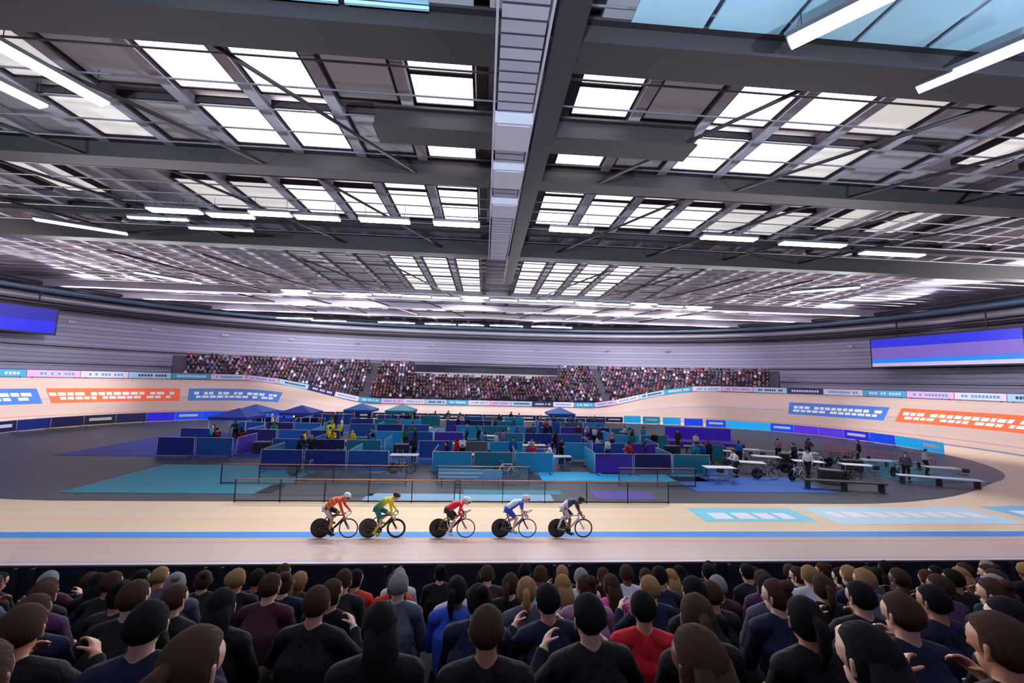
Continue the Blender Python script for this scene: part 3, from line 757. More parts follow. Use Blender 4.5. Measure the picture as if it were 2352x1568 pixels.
def make_bike(name, frame_m, fork_m, rim_m, disc_m, seat, crank, bars='drop', deep=.03, stay_m=None, accent=None, centre_m=None, spokes=16, bar_m=None):
    g = bike_geo(*seat); o = empty(name); Y = V(0, 1, 0)
    mb = MB()
    mb.tube([g['bb'], g['sc'], g['seat'] - V(0, 0, .10)], [.03, .026, .02], 10, .5, Y)
    mb.tube([g['sc'] + V(.0, 0, .0), g['ht'] - V(.01, 0, .02)], [.022, .024], 10, .55, Y)
    mb.tube([g['bb'], BB.lerp(g['hb'], .5), g['hb'] + V(-.005, 0, .03)], [.032, .042, .04], 10, .42, Y)
    mb.tube([g['ht'] + V(-.012, 0, .035), g['hb'] + V(0, 0, -.01)], [.024, .026], 10, .8, Y)
    mb.tube([g['bb'] - Y * .045, g['bb'] + Y * .045], .03, 12)
    mb.build('frame', frame_m, o)
    for q in (-1, 1):
        MB().tube([g['bb'] + V(-.02, q * .02, 0), g['bb'] + V(-.12, q * .034, .01), g['rear'] + V(0, q * .058, 0)], [.02, .019, .013], 8, .55, Y).build('chain_stay', stay_m or frame_m, o)
        MB().tube([g['sc'] + V(-.0, q * .012, -.03), g['rear'] + V(.1, q * .04, .24), g['rear'] + V(0, q * .058, 0)], [.017, .017, .012], 8, .55, Y).build('seat_stay', stay_m or frame_m, o)
    if accent is not None:
        for q in (-1, 1): MB().tube([g['rear'] + V(.03, q * .068, .05), g['rear'] + V(.12, q * .066, .27), g['sc'] + V(-.03, q * .05, -.05)], [.045, .04, .03], 8, .2, Y).build('stay_fairing', accent, o)
    mb = MB()
    mb.tube([g['hb'], g['hb'] + V(.012, 0, -.06)], [.028, .03], 10, .7, Y)
    for q in (-1, 1): mb.tube([g['hb'] + V(.01, q * .012, -.05), g['hb'] + V(.045, q * .035, -.14), g['front'] + V(0, q * .056, 0)], [.026, .026, .014], 8, .4, Y)
    mb.build('fork', fork_m, o)
    s = g['seat']
    MB().sheet([[s + V(x, y * w_, .0 - .018 * abs(y) ** 2 - .01 * (x > .1)) for y in (-1, -.5, 0, .5, 1)] for x, w_ in ((-.13, .05), (-.1, .068), (-.03, .055), (.05, .028), (.13, .018), (.15, .01))]).box(s + V(0, 0, -.025), (.2, .035, .03)).build('saddle', M_TYRE, o)
    MB().tube([g['sc'], g['seat'] - V(0, 0, .03)], [.02, .016], 8, .6, Y).build('seatpost', M_CARB, o)
    st = g['ht'] + V(-.01, 0, .05); bc = st + V(.10, 0, .0)
    mb = MB(); mb.tube([st - V(0, 0, .03), st, bc], [.02, .02, .017], 8); mb.build('stem', M_CARB, o)
    mb = MB(); L = []
    for q in (-1, 1):
        prof = [(0, .02, 0), (.0, .17, .01), (.03, .195, .012), (.085, .2, .0), (.105, .2, -.05), (.085, .2, -.105), (.03, .2, -.13), (-.04, .2, -.13)]
        mb.tube([bc + V(x, q * y, z) for x, y, z in prof], .0135, 8)
    mb.tube([bc - Y * .03, bc + Y * .03], .016, 8)
    mb.build('handlebar', bar_m or M_CARB, o)
    if bars == 'aero':
        mb = MB()
        for q in (-1, 1): mb.tube([bc + V(-.03, q * .07, .03), bc + V(.15, q * .06, .06), bc + V(.27, q * .05, .12)], .011, 8)
        mb.build('extension_bar', M_CARB, o)
    # drivetrain on the right hand side (-y)
    MB().lathe([(.098, -.05), (.092, -.053), (.045, -.053), (.045, -.048), (.092, -.047), (.098, -.05)], g['bb'], n=40).box(g['bb'] + V(0, -.05, 0), (.19, .004, .018)).box(g['bb'] + V(0, -.05, 0), (.018, .004, .19)).build('chainring', M_CARB, o)
    c0, c1 = g['bb'] + V(0, -.05, .097), g['rear'] + V(0, -.05, .03); c2, c3 = g['rear'] + V(0, -.05, -.03), g['bb'] + V(0, -.05, -.097)
    pts = [c0] + [g['bb'] + V(.097 * math.cos(a), -.05, .097 * math.sin(a)) for a in np.linspace(1.4, -1.4, 9)] + [c3, c2] + [g['rear'] + V(-.03 * math.sin(a), -.05, -.03 * math.cos(a)) for a in np.linspace(.4, 2.7, 5)] + [c1]
    MB().tube(pts, .005, 5, closed=True).build('chain', M_SPOKE, o)
    peds = {}
    for q in (-1, 1):
        a = crank + (0 if q < 0 else math.pi); e = g['bb'] + V(.165 * math.cos(a), q * .075, .165 * math.sin(a)); peds[q] = e + Y * q * .045
        MB().tube([g['bb'] + V(0, q * .06, 0), e], [.016, .012], 8, .6, Y).build('crank', M_CARB, o)
        MB().box(e + Y * q * .045, (.07, .06, .016)).tube([e, e + Y * q * .07], .007, 6).build('pedal', M_CARB, o)
    wheel(o, g['rear'], True, None, disc_m, centre_m=centre_m)
    wheel(o, g['front'], False, rim_m, None, deep=deep, spokes=spokes)
    return o, g, peds, bc

def make_rider(name, seat, hip, shoulder, head_c, look, crank, peds, bc, skin_k, jersey, shorts, sock, shoe, helmet_m, sleeves, elbow_out=.05, grip='drop', leg_cover=.72, stripe=None, helmet='round', sock_t=.62, gloves=None, stripe_m=None):
    B = Body(); sk = SKIN[skin_k]
    hip = V(hip[0], 0, hip[1]); sh = V(shoulder[0], 0, shoulder[1]); hc = V(head_c[0], 0, head_c[1])
    S = {q: sh + V(0, q * .185, 0) for q in (-1, 1)}
    neck = sh + V(.045, 0, .045)
    mid = hip.lerp(sh, .62) + V(-.035, 0, .055)
    trunk(B, hip, mid, neck, (S[-1], S[1]), hipw=.075, k=.93)
    B.add('neck', neck - V(.03, 0, .03), hc - V(.03, 0, .045), .062, .055)
    f, u, l = head(B, hc, look, V(0, 0, 1) if abs(Vector(look).z) < .9 else V(1, 0, .2))
    for q in (-1, 1):
        # arm: hand on the drop or on the hood
        gp = bc + (V(.065, q * .2, -.118) if grip == 'drop' else V(.09, q * .2, .0)) if grip != 'aero' else bc + V(.2, q * .055, .08)
        if grip == 'mixed': gp = bc + (V(.05, q * .2, -.125) if q < 0 else V(.085, q * .2, .005))
        fwd = V(.55, 0, -.45).normalized() if grip != 'aero' else V(.8, 0, .35)
        w = gp - fwd * .06 + V(0, 0, .02)
        e = ik(S[q], w, .29, .265, V(-.35, q * (.4 + elbow_out * 4), -.55))
        B.add('uparm', S[q], e, .056, .042); B.add('foarm', e, w, .042, .028); B.add('foarm', w, w + fwd * .02, .027, .025)
        hand(B, w + fwd * .01, fwd, V(-.3, -q * .55, -.8), 1.05, -q)
        # leg
        h = hip + V(.02, q * .085, -.02); p = peds[q]
        an = p + V(-.105, -q * .02, .115); an.y = q * .105
        k = ik(h, an, .425, .43, V(1, q * .06, .25))
        B.add('thigh', h, h.lerp(k, .35), .092, .088); B.add('thigh', h.lerp(k, .35), k, .088, .056)
        B.add('shank', k, k.lerp(an, .35), .056, .058); B.add('shank', k.lerp(an, .35), an, .058, .036)
        B.add('foot', an + V(-.035, 0, -.03), p + V(.0, 0, .045), .036, .036); B.add('foot', p + V(0, 0, .045), p + V(.085, 0, .036), .038, .028)
    me = B.skin(name, .0105, 2)
    idx, tt, cen = B.regions(me); regs = np.array([p[0] for p in B.p])[idx]
    me.materials.append(sk)
    o = link(name, me)
    arm2 = np.array([1 if (B.p[i][0] == 'uparm') else 0 for i in range(len(B.p))])[idx]
    jm = np.isin(regs, ['torso']) | (regs == 'uparm') & (True if sleeves != 'short' else (tt < .7))
    if sleeves == 'long': jm |= (regs == 'foarm') & ~((tt > .93) & False)
    if stripe is not None:
        mi = np.zeros(len(regs), dtype=int); mi[stripe(cen, regs)] = 1; jmesh = shell(me, jm, .006, 'jersey', [jersey, stripe_m], mi)
    else: jmesh = shell(me, jm, .006, 'jersey', jersey)
    link('jersey', jmesh, o)
    nth_seg = {}
    first_thigh = np.zeros(len(regs), bool)
    tk = [i for i, p in enumerate(B.p) if p[0] == 'thigh']; firsts = set(tk[0::2]); shk = [i for i, p in enumerate(B.p) if p[0] == 'shank']; low = set(shk[1::2])
    isfirst = np.isin(idx, list(firsts)); islow = np.isin(idx, list(low))
    sm = (regs == 'pelvis') | ((regs == 'thigh') & (isfirst | (tt < leg_cover)))
    smi = np.zeros(len(regs), dtype=int)
    if isinstance(shorts, tuple):      # side panel in a second colour
        smi[(regs == 'pelvis') & (cen[:, 0] < hip.x + .02) | ((regs == 'thigh') & (np.abs(cen[:, 1]) > .135))] = 1
    link('shorts', shell(me, sm, .0075, 'shorts', list(shorts) if isinstance(shorts, tuple) else shorts, smi), o)
    link('socks', shell(me, islow & (tt > sock_t), .004, 'socks', sock), o)
    link('shoes', shell(me, regs == 'foot', .008, 'shoes', shoe), o)
    if gloves: link('gloves', shell(me, regs == 'hand', .002, 'gloves', gloves), o)
    M3 = frame_mat(f, u, l)
    face_bits(o, hc, f, u, l, LIP)
    # helmet: shell, rim and vents / visor
    hcc = hc + u * .035 - f * .012
    def fn(d):
        k = 1.0
        if d.z < -.18: k = .9 + .05 * d.z
        if helmet == 'aero' and d.x < 0: k *= 1 + .30 * (-d.x) ** 2
        return k
    hm = MB(); hm.ellipsoid(hcc, (.142, .115, .118), M3, 20, 14, fn)
    zmin = -.03
    keep = MB(); keep.v = list(hm.v)
    for fc, smf in zip(hm.f, hm.smooth):
        cc = sum((Vector(hm.v[i]) for i in fc), Vector()) / len(fc) - hcc
        lz = cc.dot(u); lx = cc.dot(f)
        if lz > (-.035 if lx < .05 else .0): keep.face(fc, True)
    ho = keep.build('helmet', helmet_m, o)
    sol = ho.modifiers.new('wall', 'SOLIDIFY'); sol.thickness = .014; sol.offset = -1
    if helmet == 'vent':
        for q in (-2, -1, 0, 1, 2):
            mb = MB(); mb.tube([hcc + M3 @ V(.14 * math.cos(a) * .99, q * .036, .119 * math.sin(a) * math.cos(q * .22)) for a in np.linspace(.35, 2.7, 9)], .007, 6)
            mb.build('vent_rib', M_CHROME if q in (-1, 1) else M_CARB, ho)
    else:
        mb = MB(); mb.sheet([[hcc + M3 @ V(.142 * math.cos(a), .118 * math.sin(a), z) for z in (.012, -.05)] for a in np.linspace(-1.15, 1.15, 13)])
        vz = mb.build('visor', mat('visor_dark', (36, 34, 44), .1, var=0), ho)
    mb = MB(); mb.tube([hc + l * .1 + u * .01, hc + l * .075 - u * .07 + f * .02, hc - u * .115 + f * .045, hc - l * .075 - u * .07 + f * .02, hc - l * .1 + u * .01], .005, 6); mb.build('chin_strap', M_TYRE, ho)
    return o

def put(o, x, y, z): o.location = (x, y, z)
M_DISC = mat('disc_black', (18, 17, 20), .35, var=.06, coat=.2); M_DISCG = mat('disc_grey', (70, 68, 78), .4, var=.05)
M_GOLD = mat('frame_gold', (168, 138, 40), .35, var=.05, coat=.3); M_PURP = mat('frame_grey_purple', (122, 112, 138), .35, var=.05, coat=.3); M_WFRAME = mat('frame_white', (226, 226, 236), .35, var=.03, coat=.3)
def X_at(px): return px
RZ = .036
riders = []
def team(i, x, y, bikekw, rk, blab, rlab):
    b, g, peds, bc = make_bike('track_bicycle', **bikekw)
    put(b, x, y, RZ); tag(b, blab, 'bicycle', 'racing bicycles')
    r = make_rider('cyclist', bikekw['seat'], crank=bikekw['crank'], peds=peds, bc=bc, **rk)
    put(r, x, y, RZ); tag(r, rlab, 'person', 'racing cyclists')
    riders.append((b, r))
WHITE = mat('cloth_white', (232, 232, 238), .6, var=.03); BLACKC = mat('cloth_black', (26, 26, 34), .6, var=.05)
HELW = mat('helmet_white', (232, 234, 244), .25, var=.02, coat=.4); HELB = mat('helmet_black', (22, 22, 28), .3, var=.03, coat=.3)
J1 = mat('jersey_orange', (232, 74, 34), .55, var=.1); J1b = mat('jersey_amber', (236, 168, 40), .55, var=.05)
J2 = gradient_mat('jersey_yellow_green', [(0, (24, 128, 104)), (.45, (120, 184, 84)), (.75, (238, 222, 48))], 'X', .3, .72)
J3 = mat('jersey_red', (232, 34, 66), .55, var=.06); J4 = mat('jersey_blue', (40, 98, 210), .55, var=.06); J5 = mat('jersey_navy', (40, 54, 86), .55, var=.08)
TEAL = mat('shorts_teal', (14, 112, 124), .6, var=.06); SOCKY = mat('sock_yellow', (214, 206, 30), .6, var=.04); NAVYC = mat('cloth_navy', (30, 34, 66), .6, var=.05)
GREYC = mat('cloth_light_grey', (196, 194, 206), .6, var=.04); BLUES = mat('shorts_blue', (36, 76, 186), .6, var=.05)
YR = NEAR_Y - .18
XS = [-5.61, -3.95, -1.48, .75, 2.82]
team(0, XS[0], YR, dict(frame_m=M_CARB, fork_m=M_CARB, rim_m=M_CARB, disc_m=M_DISC, seat=(.16, .93), crank=R(-75), deep=.012, bar_m=M_CHROME),
     dict(hip=(.17, 1.03), shoulder=(.66, 1.33), head_c=(.86, 1.41), look=(.85, -.1, -.5), skin_k='tan', jersey=J1, shorts=(BLACKC, GREYC), sock=BLACKC, shoe=BLACKC, helmet_m=HELW, sleeves='long', grip='mixed',
          stripe=lambda c, r: (r == 'torso') & (np.abs(c[:, 1]) > .09) & (np.sin(c[:, 0] * 40 + c[:, 2] * 25) > .55), stripe_m=J1b),
     'black track bicycle with rear disc wheel and bright bars under the last rider in orange', 'cyclist in an orange red long sleeved jersey and white helmet, last of the five')
team(1, XS[1], YR, dict(frame_m=M_CARB, fork_m=M_CARB, rim_m=M_CARB, disc_m=M_DISCG, seat=(.25, .93), crank=R(-105), deep=.045, centre_m=M_CARB),
     dict(hip=(.27, 1.02), shoulder=(.76, 1.33), head_c=(.93, 1.42), look=(.9, -.1, -.4), skin_k='light', jersey=J2, shorts=(TEAL, TEAL), sock=SOCKY, shoe=SOCKY, helmet_m=HELB, sleeves='long', grip='mixed', helmet='vent', sock_t=.25),
     'black track bicycle with grey rear disc and deep front rim under the rider in yellow', 'cyclist in a yellow to green jersey, teal shorts, yellow socks and black vented helmet')
team(2, XS[2], YR, dict(frame_m=M_CARB, fork_m=M_GOLD, rim_m=M_CARB, disc_m=M_DISC, seat=(.28, .90), crank=R(-70), deep=.006, stay_m=M_GOLD, bars='aero'),
     dict(hip=(.29, .98), shoulder=(.80, 1.2), head_c=(1.0, 1.27), look=(.93, -.05, -.35), skin_k='pale', jersey=J3, shorts=BLACKC, sock=WHITE, shoe=WHITE, helmet_m=HELW, sleeves='long', grip='drop', helmet='aero', sock_t=.3),
     'black and gold track bicycle with extension bars under the middle rider in red', 'cyclist in a red jersey, black shorts, white shoes and white helmet, middle of the five')
team(3, XS[3], YR, dict(frame_m=M_PURP, fork_m=M_CARB, rim_m=M_CARB, disc_m=M_DISC, seat=(.20, .92), crank=R(-35), deep=.006, stay_m=M_PURP, bars='aero'),
     dict(hip=(.22, 1.0), shoulder=(.74, 1.26), head_c=(.93, 1.36), look=(.95, -.05, -.2), skin_k='pale', jersey=J4, shorts=BLUES, sock=WHITE, shoe=GREYC, helmet_m=HELW, sleeves='short', grip='drop', helmet='aero',
          stripe=lambda c, r: (r == 'torso') & (c[:, 2] > 1.02 + .62 * (c[:, 0] - .22)), stripe_m=mat('jersey_pale_blue', (200, 218, 242), .55, var=.04)),
     'grey purple track bicycle with extension bars under the rider in blue and white', 'cyclist in a blue and white jersey with a white aero helmet, second of the five')
team(4, XS[4], YR, dict(frame_m=M_WFRAME, fork_m=M_WFRAME, rim_m=M_CARB, disc_m=M_DISC, seat=(.2, .96), crank=R(-60), deep=.02, stay_m=M_WFRAME, accent=M_WFRAME),
     dict(hip=(.21, 1.06), shoulder=(.68, 1.30), head_c=(.87, 1.31), look=(.75, 0, -.75), skin_k='brown', jersey=J5, shorts=(NAVYC, GREYC), sock=BLACKC, shoe=BLACKC, helmet_m=HELB, sleeves='short', grip='drop', helmet='vent',
          stripe=lambda c, r: (r == 'torso') & (c[:, 0] < .36), stripe_m=GREYC),
     'white track bicycle with a broad white stay under the leading rider in navy', 'cyclist in a navy and grey jersey and black helmet with head down, leading the five')

# ================================================================ spectators
HAIR = {'black': mat('hair_black', (24, 20, 22), .6, var=.1), 'brown': mat('hair_brown', (70, 46, 36), .6, var=.1), 'fair': mat('hair_fair', (150, 116, 78), .6, var=.1), 'grey': mat('hair_grey', (140, 136, 138), .6, var=.1)}
for m in HAIR.values():
    nt = m.node_tree; b = nt.nodes['Principled BSDF']; b.inputs['Roughness'].default_value = .85; b.inputs['Specular IOR Level'].default_value = .15
    tc = nt.nodes.new('ShaderNodeTexCoord'); mp = nt.nodes.new('ShaderNodeMapping'); mp.inputs['Scale'].default_value = (18, 90, 10); n = nt.nodes.new('ShaderNodeTexNoise'); n.inputs['Scale'].default_value = 1.0; n.inputs['Detail'].default_value = 4
    bp = nt.nodes.new('ShaderNodeBump'); bp.inputs['Strength'].default_value = .7; bp.inputs['Distance'].default_value = .02
    nt.links.new(tc.outputs['Object'], mp.inputs[0]); nt.links.new(mp.outputs[0], n.inputs['Vector']); nt.links.new(n.outputs['Fac'], bp.inputs['Height']); nt.links.new(bp.outputs[0], b.inputs['Normal'])
CLOTH = {}
def cloth(name, rgb): CLOTH[name] = mat('cloth_' + name, rgb, .75, var=.12, scale=9)
for n_, c_ in (('charcoal', (34, 32, 40)), ('dark_navy', (26, 28, 56)), ('dark_maroon', (66, 26, 44)), ('soft_black', (20, 19, 24)), ('plum', (80, 44, 84)), ('slate', (78, 80, 100)), ('pink', (236, 96, 168)), ('pale_grey', (196, 194, 208)), ('bright_white', (236, 236, 242)),
               ('red', (196, 34, 44)), ('orange_red', (206, 60, 34)), ('royal_blue', (52, 84, 190)), ('pale_teal', (150, 206, 214)), ('sky_blue', (96, 160, 220)), ('mauve', (150, 108, 140)), ('teal', (20, 130, 150)), ('yellow', (226, 206, 60)), ('denim', (58, 70, 110)), ('green', (40, 120, 90)), ('brown', (88, 62, 54)), ('lime', (150, 180, 70)), ('cobalt', (24, 90, 180)), ('brick', (128, 48, 56))): cloth(n_, c_)

for m in CLOTH.values():          # creases in the cloth
    nt = m.node_tree; b = nt.nodes['Principled BSDF']; b.inputs['Specular IOR Level'].default_value = .2
    tc = nt.nodes.new('ShaderNodeTexCoord'); n = nt.nodes.new('ShaderNodeTexNoise'); n.inputs['Scale'].default_value = 9.0; n.inputs['Detail'].default_value = 3; n.inputs['Distortion'].default_value = .25
    bp = nt.nodes.new('ShaderNodeBump'); bp.inputs['Strength'].default_value = .55; bp.inputs['Distance'].default_value = .05
    nt.links.new(tc.outputs['Object'], n.inputs['Vector']); nt.links.new(n.outputs['Fac'], bp.inputs['Height']); nt.links.new(bp.outputs[0], b.inputs['Normal'])
def seated(lean=.0, arms='lap', turn=0.0):
    """forward +x, floor at z = 0 under the seat front"""
    B = Body(); hip = V(0, 0, .53); ch = V(-.02 + lean * .5, 0, .86); nk = V(0 + lean, 0, 1.07); S = {q: V(-.005 + lean, q * .185, 1.0) for q in (-1, 1)}
    trunk(B, hip, ch, nk, (S[-1], S[1]), belly=.005)
    hc = nk + V(.035, 0, .145); B.add('neck', nk - V(0, 0, .05), hc - V(.02, 0, .05), .06, .056)
    fr = head(B, hc, (math.cos(turn), math.sin(turn), -.08), (0, 0, 1))
    for q in (-1, 1):
        if arms == 'lap': w = V(.30 + lean * .5, q * .1, .66)
        elif arms == 'phone': w = V(.34 + lean, q * .07, 1.18)
        elif arms == 'clap': w = V(.27 + lean, q * .2, .93)
        else: w = V(.02 + lean, q * .30, 1.42) if q > 0 else V(.25, q * .12, .68)
        e = ik(S[q], w, .29, .26, (-.4, q * .6, -.7)); d = (w - e).normalized()
        B.add('uparm', S[q], e, .058, .047).add('foarm', e, w, .045, .031); hand(B, w, d, (0, -q, -.3), .7, -q)
        h = hip + V(.03, q * .09, -.02); k = V(.45, q * .12, .50); a = V(.42, q * .12, .09)
        B.add('thigh', h, k, .088, .062).add('shank', k, a, .058, .042).add('foot', a + V(-.03, 0, -.045), a + V(.17, 0, -.055), .042, .034)
    return B, hc, fr
def standing(arms='down', turn=0.0, stride=0.0, bend=0.0):
    B = Body(); hip = V(0, 0, .93); ch = V(.0 + bend * .4, 0, 1.25 - bend * .1); nk = V(.02 + bend, 0, 1.46 - bend * .3); S = {q: V(.0 + bend, q * .185, 1.40 - bend * .3) for q in (-1, 1)}
    trunk(B, hip, ch, nk, (S[-1], S[1]))
    hc = nk + V(.035, 0, .145); B.add('neck', nk - V(0, 0, .05), hc - V(.02, 0, .05), .06, .056); fr = head(B, hc, (math.cos(turn), math.sin(turn), -.1 - bend), (0, 0, 1))
    for q in (-1, 1):
        w = V(.08 + bend * 1.5, q * .27, .88) if arms == 'down' else V(.26, q * .02, 1.18) if arms == 'folded' else V(.36 + bend, q * .12, 1.12)
        e = ik(S[q], w, .29, .26, (-.7, q * .5, -.4)); d = (w - e).normalized()
        B.add('uparm', S[q], e, .056, .045).add('foarm', e, w, .044, .03); hand(B, w, d, (0, -q, -.3), .6, -q)
        h = hip + V(0, q * .09, -.02); a = V(q * stride, q * .11, .09); k = ik(h, a, .43, .43, (1, 0, 0))
        B.add('thigh', h, k, .09, .062).add('shank', k, a, .06, .042).add('foot', a + V(-.05, 0, -.045), a + V(.16, 0, -.055), .044, .036)
    return B, hc, fr
def hair_mesh(hc, fr, style):
    f, u, l = fr; M3 = frame_mat(f, u, l); mb = MB()
    def fn(d):
        k = 1.0 + .03 * math.sin(7 * d.x + 3 * d.y) * math.sin(5 * d.z + 2)
        if d.x > .25 and d.z < .42: k *= .80
        elif d.z < -.35 and style in ('short', 'cap'): k *= .86
        return k
    mb.ellipsoid(hc + u * .022 - f * .008, (.112, .098, .118), M3, 18, 12, fn)
    if style == 'long': mb.tube([hc - f * .06 + u * .04, hc - f * .10 - u * .08, hc - f * .11 - u * .2, hc - f * .09 - u * .30], [.085, .095, .085, .04], 12, .6, f)
    if style == 'ponytail': mb.tube([hc - f * .10 + u * .05, hc - f * .15 + u * .04, hc - f * .16 - u * .06, hc - f * .13 - u * .18], [.03, .036, .034, .01], 8)
    if style == 'bun': mb.ellipsoid(hc - f * .085 + u * .11, (.05, .05, .045))
    return mb
def person_template(name, B, hc, fr, style, voxel=.014, sleeve='long', cap=False):
    me = B.skin(name, voxel, 2); idx, tt, cen = B.regions(me); regs = np.array([p[0] for p in B.p])[idx]
    me.materials.append(SKIN['light'])
    top = shell(me, (regs == 'torso') | (regs == 'uparm') & ((tt < .7) | (sleeve == 'long')) | (regs == 'foarm') & (sleeve == 'long') & (tt < .95), .012, 'top', CLOTH['charcoal'])
    leg = shell(me, np.isin(regs, ['pelvis', 'thigh']) | (regs == 'shank') & (tt < .93), .010, 'trousers', CLOTH['charcoal'])
    shoe = shell(me, regs == 'foot', .008, 'shoes', CLOTH['soft_black'])
    hm = hair_mesh(hc, fr, style).mesh('hair', HAIR['brown']); f, u, l = fr; em = MB()
    for q in (-1, 1):
        em.ellipsoid(on_face(me, hc, f, hc + u * .010 + l * q * .031) - f * .008, (.011, .012, .008), n=8, h=6)
        em.tube([on_face(me, hc, f, hc + u * a + l * q * b_) for a, b_ in ((.032, .016), (.037, .034), (.033, .05))], .005, 5)
    eyes = em.mesh('eyes', mat('eye', (28, 22, 22), .85, var=0))
    return dict(body=me, top=top, trousers=leg, shoes=shoe, hair=hm, eyes=eyes, style=style, name=name)
def set_mat(o, m):
    o.material_slots[0].link = 'OBJECT'; o.material_slots[0].material = m
PROTO = {}
def spawn_person(T, name, loc, rz, skin_m, top_m, leg_m, hair_m, label, group, shoes=True):
    """first of a kind is built, later ones are copies of the person and each part"""
    if T['name'] not in PROTO:
        o = link(name, T['body']); ps = {k: link(k, T[k], o) for k in ('top', 'trousers', 'hair', 'shoes', 'eyes')}
        PROTO[T['name']] = (o, ps)
    else:
        p, pp = PROTO[T['name']]; o = p.copy(); COL.objects.link(o); o.name = name; ps = {}
        for k, q in pp.items():
            c = q.copy(); COL.objects.link(c); c.parent = o; ps[k] = c
    o.location = loc; o.rotation_euler = (0, 0, rz)
    set_mat(o, skin_m); set_mat(ps['top'], top_m); set_mat(ps['trousers'], leg_m); set_mat(ps['hair'], hair_m)
    tag(o, label, 'person', group)
    return o
def T_of(kind, name, style, **k):
    B, hc, fr = (seated if kind == 's' else standing)(**k); return person_template(name, B, hc, fr, style, .0085 if kind == 's' else .011)
SEAT_T = [T_of('s', 'seated_short', 'short'), T_of('s', 'seated_long', 'long', lean=.05, turn=.3), T_of('s', 'seated_pony', 'ponytail', lean=.08, turn=-.25), T_of('s', 'seated_clap', 'short', arms='clap', lean=.1, turn=.15),
          T_of('s', 'seated_lean', 'short', lean=.2, turn=-.1), T_of('s', 'seated_bun', 'bun', lean=.12, turn=.5)]
STYLE = {'short': 'short', 'long': 'long', 'ponytail': 'pony-tailed', 'bun': 'bunned'}
DARKS = ['charcoal', 'dark_navy', 'dark_maroon', 'soft_black', 'plum', 'charcoal', 'soft_black', 'slate']
GN = 'spectators in the near stand'
def near_crowd():
    rnd = random.Random(11)
    special = {(0, -2.3): 'orange_red', (0, -1.8): 'red', (0, -1.2): 'pale_grey', (1, -1.35): 'orange_red', (2, -1.0): 'pale_teal', (2, -.45): 'pale_grey', (3, -.3): 'royal_blue', (3, .3): 'slate', (1, .6): 'sky_blue', (1, 1.4): 'pale_grey',
               (2, 1.25): 'bright_white', (2, 1.8): 'pink', (1, 2.3): 'pale_grey', (3, 1.25): 'mauve', (4, .55): 'dark_navy', (4, 1.1): 'red', (2, 2.9): 'dark_maroon', (1, 3.3): 'dark_maroon', (2, 3.5): 'plum', (2, 4.2): 'pale_grey', (3, 3.0): 'slate', (1, -4.4): 'slate', (2, -3.3): 'slate', (0, -5.1): 'dark_maroon', (1, 5.6): 'slate', (0, 6.2): 'dark_maroon'}
    for k in range(7):
        y, z = near_row(k); d = y - CAM.y; half = d * 1.36 + .5; n = int(half * 2 / .62); row = []
        for i in range(n):
            x = -half + .31 + i * .62 + rnd.uniform(-.05, .05) + (.28 if k % 2 else 0) + (d * .066)
            if rnd.random() < .07: continue
            if k == 6 and abs(x) < .75: continue
            row.append(x)
        row = row[:20] if False else row
        for i, x in enumerate(row):
            col = None
            for (kk, xx), c in special.items():
                if kk == k and abs(x - xx) < .3: col = c
            col = col or (rnd.choice(DARKS) if k < 4 else rnd.choice(['soft_black', 'soft_black', 'dark_navy', 'soft_black']))  # rows nearest the camera in blacker cloth, partly standing in for the unlit stand
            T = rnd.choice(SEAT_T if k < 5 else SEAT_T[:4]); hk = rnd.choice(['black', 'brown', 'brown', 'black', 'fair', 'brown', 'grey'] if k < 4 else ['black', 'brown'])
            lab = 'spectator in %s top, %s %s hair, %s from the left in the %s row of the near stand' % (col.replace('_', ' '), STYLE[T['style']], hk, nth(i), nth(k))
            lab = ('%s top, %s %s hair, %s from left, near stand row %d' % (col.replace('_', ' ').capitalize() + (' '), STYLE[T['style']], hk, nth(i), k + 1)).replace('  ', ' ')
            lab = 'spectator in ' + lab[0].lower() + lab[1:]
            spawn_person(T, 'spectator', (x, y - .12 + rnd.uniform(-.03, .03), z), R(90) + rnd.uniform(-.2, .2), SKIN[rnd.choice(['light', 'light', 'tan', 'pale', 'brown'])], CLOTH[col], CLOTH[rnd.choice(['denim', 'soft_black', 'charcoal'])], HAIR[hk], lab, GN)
        # the bench they sit on
        b = empty('bench', (d * .066, y - .12, z)); tag(b, 'dark bench under the %s row of spectators counted from the track' % nth(k), 'bench', 'benches in the near stand')
        MB().box((0, -.02, .405), (half * 2 + .4, .34, .05)).build('seat_plank', M_STEPD, b)
        x = -half + .3
        while x < half:
            MB().box((x, -.02, .19), (.06, .28, .38)).build('leg', M_DARK, b); x += max(1.2, half / 3)
near_crowd()

# far stand: low detail figures, the nearest rows one by one, the rest as one mass
def low_person():
    B, hc, fr = seated()
    B.p = [p for p in B.p if p[0] != 'hand' and not (p[0] == 'head' and p[3] < .03)]
    me = B.skin('far_spectator', .075, 0, n=8); idx, tt, cen = B.regions(me); regs = np.array([p[0] for p in B.p])[idx]
    mi = np.zeros(len(regs), dtype=np.int32)
    mi[np.isin(regs, ['torso', 'uparm', 'foarm'])] = 1; mi[np.isin(regs, ['pelvis', 'thigh', 'shank', 'foot'])] = 2
    mi[(regs == 'head') & ((cen[:, 0] < .03) | (cen[:, 2] > 1.27))] = 3
    for m in (SKIN['light'], CLOTH['charcoal'], CLOTH['soft_black'], HAIR['brown']): me.materials.append(m)
    me.polygons.foreach_set('material_index', mi); me.update()
    return me, mi
FAR_COL = ['dark_maroon', 'plum', 'slate', 'charcoal', 'mauve', 'dark_navy', 'dark_maroon', 'soft_black', 'brick', 'slate', 'brown', 'mauve', 'pale_grey', 'denim']
